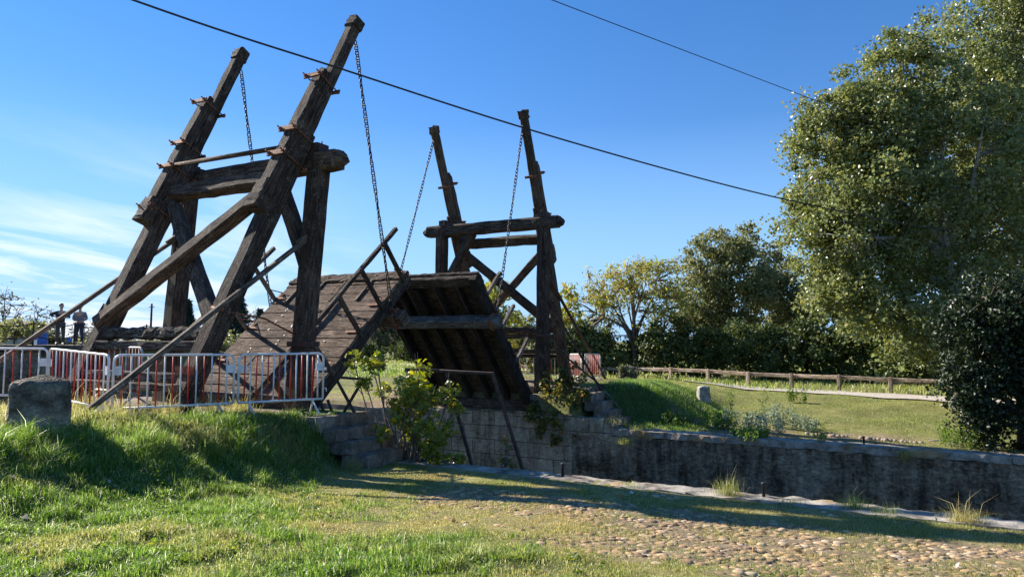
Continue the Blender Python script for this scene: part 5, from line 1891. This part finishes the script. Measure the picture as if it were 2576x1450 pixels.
lx, ly = scatter(2.0, 13.0, -12.0, -4.9, 2.2, rg)
ok, dist = in_view(lx, ly)
lx, ly = lx[ok], ly[ok]
C = np.stack([lx, ly, ground(lx, ly) + 0.02], 1)
v, f, rnd = leaf_cloud(C, np.full(len(C), 0.01), 1, 0.045, rg, 1.4, updir=1.2)
o = numpy_mesh('fallen_leaves', v, [f], LEAF_LITTER, {'rnd': rnd}, False)
tag(o, 'a few pale and brown fallen leaves scattered over the turf', 'fallen leaves', None, 'stuff')

# far bank lawn, coarser because it is further away
gx, gy = scatter(-9.0, 20, 4.95, 16.5, 1500, rg)
ok, dist = in_view(gx, gy)
lu, ba = lush_field(gx, gy), bare_field(gx, gy)
keep = ok & (rg.random(len(gx)) < (0.35 + .65 * lu) * (1 - .8 * ba) * (0.4 + .8 * vnoise(gx, gy, .5, 81))) & ~((gx < 4.6) & (gx > -2.5) & (gy < 6.3))
gx, gy, lu = gx[keep], gy[keep], lu[keep]
mound = smooth((7.4 - gx) / 1.2) * smooth((9.5 - gy) / 1.5)
mound = mound * (gx > 3.5)
H = (0.028 + 0.05 * lu * vnoise(gx, gy, .7, 83) + 0.09 * mound) * (0.6 + .8 * rg.random(len(gx)))
o = grass_object('far_grass', gx, gy, H, 0.0025 + 0.0025 * rg.random(len(gx)), np.clip(0.72 - 0.7 * np.maximum(lu, mound), 0, 1), 3)
tag(o, 'grass on the far bank of the lock', 'grass', None, 'stuff')
gx, gy = scatter(-45, 22, 15.5, 62, 42, rg)
ok, dist = in_view(gx, gy)
keep = ok & (vnoise(gx, gy, 2.5, 85) > .25) & (dist < 75)
gx, gy, dist = gx[keep], gy[keep], dist[keep]
H = (0.10 + 0.22 * vnoise(gx, gy, 3.0, 86)) * (0.5 + .9 * rg.random(len(gx)))
o = grass_object('meadow', gx, gy, H, 0.010 + 0.010 * rg.random(len(gx)), np.clip(vnoise(gx, gy, 4, 87) * .7, 0, 1), 4)
tag(o, 'rough meadow grass far beyond the bridge', 'grass', None, 'stuff')


def tussock(loc, h, n, label, seed, dry=0.5, spread=0.09, stalks=5, lean=1.1, hang=False):
    rng = np.random.default_rng(seed)
    P = np.stack([rng.normal(0, spread, n), rng.normal(0, spread * .7, n), np.zeros(n)], 1)
    H = h * (0.4 + 0.7 * rng.random(n))
    v, q, t, rnd, _ = blades(P, H, np.full(n, 0.0020), lean, rng, None)
    if hang:
        v[:, 2] = v[:, 2] * np.where(rng.random(len(v)) < 2, -0.7, 1)
    if stalks:
        Hs = h * (1.3 + 0.7 * rng.random(stalks))
        P2 = np.stack([rng.normal(0, spread * .5, stalks), rng.normal(0, spread * .3, stalks), np.zeros(stalks)], 1)
        v2, q2, t2, r2, _ = blades(P2, Hs, np.full(stalks, 0.0022), 0.7, rng, None)
        q, t = np.concatenate([q, q2 + len(v)]), np.concatenate([t, t2 + len(v)])
        v = np.concatenate([v, v2])
        rnd = np.concatenate([rnd, np.full(stalks, .9)])
    dr = np.clip(dry + 0.5 * (rng.random(len(rnd)) - .5), 0, 1)
    o = numpy_mesh('grass_tussock', v, [q, t], GRASS, {'rnd': np.concatenate([rnd, rnd]), 'dry': np.concatenate([dr, dr])}, False)
    o.location = loc
    return tag(o, label, 'grass tuft', 'grass tufts growing on the lock walls')


tussock((9.55, -4.58, -0.79), 0.30, 230, 'tall grass tuft with dry stalks on the near coping, left of the right peg', 301, 0.45, stalks=8)
tussock((11.10, -4.58, -0.79), 0.21, 240, 'round green grass tuft on the near coping, middle right', 302, 0.25)
tussock((11.45, -4.68, -0.79), 0.16, 120, 'small grass tuft right beside the round green one', 303, 0.45, stalks=2)
tussock((12.25, -4.68, -0.79), 0.24, 300, 'straw coloured grass tuft with long bent stalks, rightmost on the near coping', 304, 0.85, stalks=12, lean=1.6)
tussock((10.35, -4.73, -0.79), 0.12, 90, 'low grass tuft on the near coping just right of the right peg', 305, 0.3, stalks=0)
tussock((8.2, -4.68, -0.79), 0.11, 80, 'low grass tuft on the near coping between the pegs', 306, 0.3, stalks=0)
tussock((4.55, 4.5, -1.05), 0.30, 260, 'dry grass tuft below the far steps', 307, 0.8, 0.16, stalks=3)
tussock((5.25, 4.45, -1.2), 0.25, 240, 'yellow green grass tuft at the left end of the far coping', 308, 0.5, 0.12, stalks=3)
tussock((4.95, 4.22, -1.55), 0.25, 220, 'green grass tuft sprouting from the face of the far wall', 309, 0.3, 0.1, stalks=2)
tussock((11.75, 4.22, -1.22), 0.38, 300, 'yellow moss and grass hanging down the face of the far wall', 310, 0.75, 0.08, stalks=4, lean=.5, hang=True)
tussock((3.9, -5.7, -0.74), 0.2, 160, 'pale grass tuft at the foot of the near steps', 311, 0.5, 0.1, stalks=3)
for k, (x, y) in enumerate(((0.9, -7.1), (1.3, -6.3), (0.2, -7.6), (1.7, -7.4), (1.5, -5.9), (-0.5, -7.4), (1.9, -8.3), (1.0, -8.6))):
    wh = ['under the middle of the second barrier', 'left of the right portal post', 'beside the left mast foot', 'below the right end of the second barrier', 'at the foot of the right portal post', 'behind the third barrier', 'right of the foot of the raking pole', 'right behind the big square stone'][k]
    tussock((x, y, ground(x, y)), 0.33, 240, 'straw grass tuft ' + wh, 320 + k, 0.7, 0.14, stalks=10, lean=1.3)

# ------------------------------------------------------------------ old cobbles
ico = bpy.data.meshes.new('tmp')
import bmesh
bm = bmesh.new()
bmesh.ops.create_icosphere(bm, subdivisions=2, radius=1.0)
sv = np.array([v.co[:] for v in bm.verts])
sf = np.array([[v.index for v in f.verts] for f in bm.faces])
bm.free()
bpy.data.meshes.remove(ico)


def cobbles(name, X, Y, Rr, label, seed, sink=0.05, Z=None):
    rng = np.random.default_rng(seed)
    n = len(X)
    g = rng.normal(0.3, 0.5, n)
    ax = Rr * (0.95 + 0.5 * rng.random(n))
    ay = Rr * (0.7 + 0.35 * rng.random(n))
    az = Rr * (0.30 + 0.30 * rng.random(n))
    S = np.sign(sv[None]) * np.abs(sv[None]) ** 0.85 * np.stack([ax, ay, az], 1)[:, None, :] * (1 + 0.05 * rng.normal(size=(n, len(sv), 1)))
    c, s = np.cos(g)[:, None], np.sin(g)[:, None]
    x = S[..., 0] * c - S[..., 1] * s
    y = S[..., 0] * s + S[..., 1] * c
    z0 = (ground(X, Y) if Z is None else Z) + az * sink - 0.008
    V_ = np.stack([x + X[:, None], y + Y[:, None], S[..., 2] + z0[:, None]], -1).reshape(-1, 3)
    F_ = (sf[None] + (np.arange(n) * len(sv))[:, None, None]).reshape(-1, 3)
    o = numpy_mesh(name, V_, [F_], COBBLE, {'rnd': np.repeat(rng.random(n), len(sf))}, True)
    return tag(o, label, 'cobblestones', None, 'stuff')


gx, gy = np.meshgrid(np.arange(4.6, 16.5, 0.088), np.arange(-9.8, -4.85, 0.074))
gx = gx + (np.arange(gx.shape[0]) % 2)[:, None] * 0.044
gx = (gx + rg.normal(0, 0.017, gx.shape)).ravel()
gy = (gy + rg.normal(0, 0.015, gy.shape)).ravel()
ok, dist = in_view(gx, gy, .2)
edge_row = (gy > -5.12) & (gy < -4.92) & (gx > 5.5)
keep = ok & ((rg.random(len(gx)) < cobble_field(gx, gy) * 1.25 - 0.08) | (edge_row & (rg.random(len(gx)) < .75)))
gx, gy = gx[keep], gy[keep]
cobbles('cobblestones', gx, gy, 0.034 * (0.65 + 0.9 * rg.random(len(gx)) ** 1.5), 'old rounded tan cobbles showing through the worn turf beside the lock', 5)
# road surface and the kerb of pebbles on the far bank
gx, gy = np.meshgrid(np.arange(-2.0, 2.1, 0.13), np.arange(-14, -8.2, 0.12))
gx = (gx + rg.normal(0, 0.02, gx.shape)).ravel()
gy = (gy + rg.normal(0, 0.02, gy.shape)).ravel()
ok, dist = in_view(gx, gy, .1)
gx, gy = gx[ok], gy[ok]
cobbles('cobblestones', gx, gy, 0.06 + 0.015 * rg.random(len(gx)), 'cobbled road surface behind the big square stone', 6, 0.1)
for k in range(26):
    q = k / 25
    x, y = 9.5 + 2.6 * q + random.uniform(-.04, .04), 6.05 - 0.35 * q + random.uniform(-.05, .05)
    if 9 < k < 12:
        continue
    m = MB()
    r = random.uniform(.045, .075)
    pts = sv * np.array([r * random.uniform(.9, 1.3), r, r * .85]) * (1 + 0.08 * np.random.default_rng(k).normal(size=(len(sv), 1)))
    m.v = [Vector(p) for p in pts]
    for f in sf:
        m.face(tuple(int(i) for i in f), None, 0, True)
    o = m.build('kerb_stone', FLINT)
    o.location = (x, y, ground(x, y) + r * .4)
    tag(o, 'tan pebble in the broken row beside the lock on the far bank', 'stone', 'row of pebbles on the far bank')
m = MB()
m.tube([(0, 0, 0), (.22, -.05, .03), (.5, .02, .02), (.66, 0, .05)], [.018, .02, .016, .008], 6)
o = m.build('fallen_branch', WOOD_PALE)
o.location = (12.3, 6.1, -1.17)
tag(o, 'pale fallen stick lying on the far lawn right of the pebbles', 'stick')

# ------------------------------------------------------------------ overhead lines
def spline(pts, n=10):
    out = []
    P = [Vector(p) for p in pts]
    for i in range(len(P) - 1):
        a, b, c, d = P[max(i - 1, 0)], P[i], P[i + 1], P[min(i + 2, len(P) - 1)]
        for k in range(n):
            t = k / n
            out.append(0.5 * ((2 * b) + (c - a) * t + (2 * a - 5 * b + 4 * c - d) * t * t + (3 * b - a - 3 * c + d) * t ** 3))
    out.append(P[-1])
    return out


m = MB()
m.tube(spline([(-1.4, -13.4, 7.45), (1.67, -8.29, 6.4), (3.40, -5.54, 5.95), (5.28, -2.55, 5.49), (7.42, 0.86, 5.09), (9.30, 3.84, 4.83), (11.26, 6.95, 4.68), (13.31, 10.22, 4.60), (17.0, 16.1, 4.6), (22, 24, 4.9)]), 0.017, 7)
tag(m.build('overhead_cable', CABLE), 'thick black overhead cable crossing in front of both towers', 'cable')
m = MB()
m.tube(spline([(4.0, -8.9, 7.35), (6.60, -3.95, 7.15), (7.98, -1.06, 7.12), (10.05, 3.27, 7.08), (12.3, 7.97, 7.02), (15, 13.5, 7.0), (21, 26, 7.2)]), 0.008, 6)
tag(m.build('overhead_wire', CABLE), 'thin overhead wire running into the poplar at the upper right', 'cable')

# ------------------------------------------------------------------ small things far away
# litter bin with a domed top
x, y, z = spot(960, 45)
bn = thing('litter_bin', 'black domed litter bin on the grass seen between the leaves', 'bin', (x, y, z))
m = MB()
R_, Hh = 0.27, 0.72
prof = [(0, R_)] + [(Hh * q, R_) for q in (.3, .6, .9)] + [(Hh, R_)]
m.tube([(0, 0, a) for a, _ in prof], [b for _, b in prof], 16)
m.build('bin_body', BLACK_IRON, bn)
m = MB()
pts, rr = [], []
for k in range(7):
    g = math.pi / 2 * k / 6
    pts.append((0, 0, Hh + 0.004 + 0.24 * math.sin(g)))
    rr.append(max(0.01, 0.29 * math.cos(g)))
m.tube(pts, rr, 16)
m.box((0.2, -0.22, Hh + .08), (0.24, 0.05, 0.10))
m.build('dome_lid', BLACK_IRON, bn)

x, y, z = spot(106, 37)
BLUE = mat_simple('blue_plastic', [(0.02, 0.07, 0.32), (0.03, 0.11, 0.45), (0.05, 0.15, 0.5)], 4, 0.4, 0, 0)
bb = thing('recycling_bin', 'blue container with a white notice beyond the footbridge at the left', 'container', (x, y, 0.62))
m = MB()
m.beam((0, 0, 0), (0, 0, 0.9), 0.55, 0.5, (0, 1, 0), jit=0, ch=.1)
m.build('container_body', BLUE, bb)
m = MB()
m.beam((0, 0, 0.905), (0, 0, 0.98), 0.60, 0.54, (0, 1, 0), jit=0, ch=.2)
m.build('lid', BLUE, bb)
m = MB()
m.box((0.12, -0.30, 0.42), (0.26, 0.012, 0.34))
m.build('notice', WHITE, bb)
for pxx, d, lab, mt, zz_, w_, h_ in ((180, 34, 'small blue sign board between the two people on the footbridge', BLUE, 1.16, .24, .22), (226, 36, 'small white sign board right of the two people', WHITE, 1.02, .2, .17)):
    x, y, _ = spot(pxx, d)
    sg = thing('sign_board', lab, 'sign', (x, y, 0.6), 0.5)
    m = MB()
    m.tube([(0, 0, 0), (0, 0, zz_ - .55)], .02, 6)
    m.build('post', BLACK_IRON, sg)
    m = MB()
    m.box((0, -.03, zz_ - .6 + h_ * .3), (w_, .02, h_))
    m.build('board', mt, sg)
x, y, z = spot(381, 60)
m = MB()
m.tube([(0, 0, 0), (0, 0, 4.6)], [.11, .08], 8)
m.box((0, 0, 4.3), (.7, .06, .06))
o = m.build('utility_pole', BARK_DARK)
o.location = (x, y, -0.3)
tag(o, 'thin utility pole on the horizon between the legs of the near tower', 'pole')

# low house behind the bare trees
x, y, z = spot(-20, 72)
hs_ = thing('house', 'low pale house with a tiled roof half hidden at the left edge', 'house', (x, y, 0.0), 0.35)
PLASTER = mat_simple('plaster', [(0.35, 0.31, 0.25), (0.45, 0.40, 0.33), (0.5, 0.45, 0.38)], 2, 0.9, 0, 0.1)
TILE = mat_simple('roof_tiles', [(0.20, 0.12, 0.09), (0.30, 0.19, 0.14), (0.38, 0.27, 0.21)], 6, 0.9, 0, 0.3)
m = MB()
m.box((0, 0, 0.9), (9, 6, 1.8))
m.build('wall', PLASTER, hs_)
m = MB()
b0 = len(m.v)
for xx in (-4.8, 4.8):
    for yy, zz_ in ((-3.4, 1.75), (0, 3.0), (3.4, 1.75), (3.4, 1.6), (0, 2.85), (-3.4, 1.6)):
        m.v.append(Vector((xx, yy, zz_)))
for i in range(6):
    j = (i + 1) % 6
    m.face((i, j, j + 6, i + 6))
m.face((0, 5, 4, 1)); m.face((1, 4, 3, 2)); m.face((6, 7, 10, 11)); m.face((7, 8, 9, 10))
m.build('roof', TILE, hs_)
for xx in (-2.5, 0.5, 2.8):
    m = MB()
    m.box((xx, -3.02, 1.0), (.8, .06, .9))
    m.build('window', BLACK_IRON, hs_)


# ------------------------------------------------------------------ two people on the footbridge
def flat(name, c, rough=0.8):
    mm, t, b = newmat(name)
    n = N(t, 'ShaderNodeTexNoise', i_Scale=30.0, i_Detail=3.0)
    c2 = tuple(min(1, q * 1.35) for q in c)
    L(t, ramp(t, n.outputs[0], [(0.4, c), (0.6, c2)]), b.inputs['Base Color'])
    b.inputs['Roughness'].default_value = rough
    return mm


def check_cloth(name, c1, c2):
    mm, t, b = newmat(name)
    tcx = N(t, 'ShaderNodeTexCoord')
    ch = N(t, 'ShaderNodeTexChecker', i_Scale=26.0)
    ch.inputs['Color1'].default_value = (*c1, 1)
    ch.inputs['Color2'].default_value = (*c2, 1)
    L(t, tcx.outputs['Object'], ch.inputs['Vector'])
    L(t, ch.outputs[0], b.inputs['Base Color'])
    b.inputs['Roughness'].default_value = .85
    return mm


SKIN = flat('skin', (0.55, 0.30, 0.20), .5)
HAIR = flat('dark_hair', (0.03, 0.025, 0.02), .6)
HAIR_GREY = flat('grey_hair', (0.25, 0.23, 0.21), .7)
NAVY = flat('navy_cloth', (0.03, 0.028, 0.035))
GREY_TROUSERS = flat('grey_cloth', (0.07, 0.065, 0.06))
JEANS = flat('denim', (0.03, 0.045, 0.075))
CHECK = check_cloth('checked_cloth', (0.20, 0.15, 0.15), (0.34, 0.28, 0.27))
SHOE = flat('shoe_leather', (0.02, 0.018, 0.016), .5)


def skin_obj(name, nodes, edges, mat, root, sub=1):
    """nodes: {key: (x,y,z,rx,ry)}; first node is the skin root"""
    keys = list(nodes)
    me = bpy.data.meshes.new(name)
    me.from_pydata([nodes[k][:3] for k in keys], [(keys.index(a), keys.index(b)) for a, b in edges], [])
    me.materials.append(mat)
    o = bpy.data.objects.new(name, me)
    COL.objects.link(o)
    o.parent = root
    md = o.modifiers.new('skin', 'SKIN')
    md.use_smooth_shade = True
    sk = me.skin_vertices[0].data if me.skin_vertices else None
    if sk is None:
        bpy.context.view_layer.objects.active = o
        bm_ = bmesh.new()
        bm_.from_mesh(me)
        bm_.verts.layers.skin.verify()
        bm_.to_mesh(me)
        bm_.free()
        sk = me.skin_vertices[0].data
    for i, k in enumerate(keys):
        nd = nodes[k]
        sk[i].radius = (nd[3], nd[4] if len(nd) > 4 else nd[3])
        sk[i].use_root = (i == 0)
    md2 = o.modifiers.new('sub', 'SUBSURF')
    md2.levels = md2.render_levels = sub
    return o


def person(loc, rz, label, arms, top, legs, hairmat, build=1.0):
    root = thing('person', label, 'person', loc, rz, 'two people on the footbridge')
    b = build
    nd = {'pelvis': (0, 0, .95, .13 * b, .10 * b), 'waist': (0, 0, 1.08, .125 * b, .095 * b), 'chest': (0, .0, 1.28, .15 * b, .105 * b), 'neck0': (0, 0, 1.44, .07, .065), 'neck': (0, -.01, 1.50, .052, .055),
          'head': (0, -.02, 1.60, .072, .088), 'head2': (0, -.02, 1.67, .074, .09), 'crown': (0, -.01, 1.735, .05, .06)}
    ed = [('pelvis', 'waist'), ('waist', 'chest'), ('chest', 'neck0'), ('neck0', 'neck'), ('neck', 'head'), ('head', 'head2'), ('head2', 'crown')]
    for s, n in ((1, 'r'), (-1, 'l')):
        nd['sh' + n] = (s * .165 * b, 0, 1.38, .062, .062)
        el, wr_ = arms[n]
        nd['el' + n] = (*el, .042, .042)
        nd['wr' + n] = (*wr_, .027, .027)
        d = (Vector(wr_) - Vector(el)).normalized()
        palm = Vector(wr_) + d * .075
        nd['pa' + n] = (*palm, .034, .018)
        ed += [('chest', 'sh' + n), ('sh' + n, 'el' + n), ('el' + n, 'wr' + n), ('wr' + n, 'pa' + n)]
        nd['hip' + n] = (s * .09, 0, .88, .085 * b, .09 * b)
        nd['kn' + n] = (s * .11, -.015, .49, .058, .06)
        nd['an' + n] = (s * .12, .01, .09, .04, .045)
        nd['to' + n] = (s * .14, -.14, .035, .038, .03)
        ed += [('pelvis', 'hip' + n), ('hip' + n, 'kn' + n), ('kn' + n, 'an' + n), ('an' + n, 'to' + n)]
    skin_obj('body', nd, ed, SKIN, root)
    # fingers, each a short bent chain rooted in the palm
    for s, n in ((1, 'r'), (-1, 'l')):
        palm = Vector(nd['pa' + n][:3])
        d = (palm - Vector(arms[n][1])).normalized()
        side = d.cross(Vector((0, 1, 0.3))).normalized()
        dn = d.cross(side).normalized()
        m = MB()
        for i, lf in enumerate((.062, .072, .066, .052)):
            a = palm + side * (i - 1.5) * .02
            m.tube([a, a + d * (.03 + lf * .5), a + d * (.03 + lf * .85) + dn * .025], [.009, .008, .006], 6)
        a = palm - d * .03 + side * s * .03
        m.tube([a, a + side * s * .025 + d * .02, a + side * s * .03 + d * .05], [.010, .009, .007], 6)
        m.build('fingers', SKIN, root)
    # clothes follow the body
    tn = {k: (*nd[k][:3], nd[k][3] + .018, nd[k][4] + .018) for k in ('waist', 'pelvis', 'chest', 'neck0', 'shr', 'shl', 'elr', 'ell')}
    tn['neck0'] = (*nd['neck0'][:3], .075, .07)
    te = [('waist', 'pelvis'), ('waist', 'chest'), ('chest', 'neck0')]
    for n in 'rl':
        w = Vector(nd['el' + n][:3]).lerp(Vector(nd['wr' + n][:3]), .82)
        tn['cu' + n] = (*w, .038, .038)
        te += [('chest', 'sh' + n), ('sh' + n, 'el' + n), ('el' + n, 'cu' + n)]
    skin_obj('shirt', tn, te, top, root)
    ln = {'p': (0, 0, .93, .14 * b, .112 * b)}
    le = []
    for s, n in ((1, 'r'), (-1, 'l')):
        ln['h' + n] = (s * .09, 0, .86, .098 * b, .10 * b)
        ln['k' + n] = (s * .11, -.015, .49, .078, .08)
        ln['a' + n] = (s * .12, .01, .10, .066, .07)
        le += [('p', 'h' + n), ('h' + n, 'k' + n), ('k' + n, 'a' + n)]
    skin_obj('trousers', ln, le, legs, root)
    for s in (1, -1):
        m = MB()
        m.beam((s * .12, .06, .04), (s * .145, -.19, .035), .09, .075, jit=0, ch=.35)
        m.build('shoe', SHOE, root)
    # hair cap, nose, ears, eyes, mouth
    m = MB()
    for k, (zc, rr_) in enumerate(((1.66, .093), (1.70, .092), (1.74, .078), (1.765, .05), (1.775, .01))):
        pass
    m.tube([(0, .030, 1.66), (0, .026, 1.70), (0, .016, 1.735), (0, .008, 1.765), (0, .004, 1.785)], [.080, .088, .084, .06, .012], 12)
    m.build('hair', hairmat, root)
    m = MB()
    m.tube([(0, -.105, 1.665), (0, -.128, 1.63), (0, -.108, 1.62)], [.009, .015, .009], 6)
    for s in (1, -1):
        m.tube([(s * .078, -.01, 1.665), (s * .092, 0, 1.65), (s * .08, -.01, 1.615)], [.010, .016, .009], 6)
    m.build('nose_and_ears', SKIN, root)
    m = MB()
    for s in (1, -1):
        m.box((s * .03, -.108, 1.658), (.022, .008, .008))
    m.box((0, -.104, 1.59), (.045, .008, .007))
    m.build('eyes_and_mouth', HAIR, root)
    return root


# left: dark shirt, one elbow raised towards the other person; right: checked shirt, hands together
person((-19.9, 2.62, 1.03), 1.25, 'person in a dark shirt leaning an arm out, left one on the footbridge', {'r': ((.30, -.10, 1.18), (.20, -.34, 1.16)), 'l': ((-.42, -.02, 1.28), (-.24, -.22, 1.19))}, NAVY, GREY_TROUSERS, HAIR, 1.12)
person((-19.9, 3.42, 1.03), 0.75, 'person in a grey checked shirt and dark jeans, right one on the footbridge', {'r': ((.27, .03, 1.12), (.12, -.2, 1.02)), 'l': ((-.27, .03, 1.12), (-.08, -.22, 1.0))}, CHECK, JEANS, HAIR_GREY, 1.22)

print('grass blades', NG)
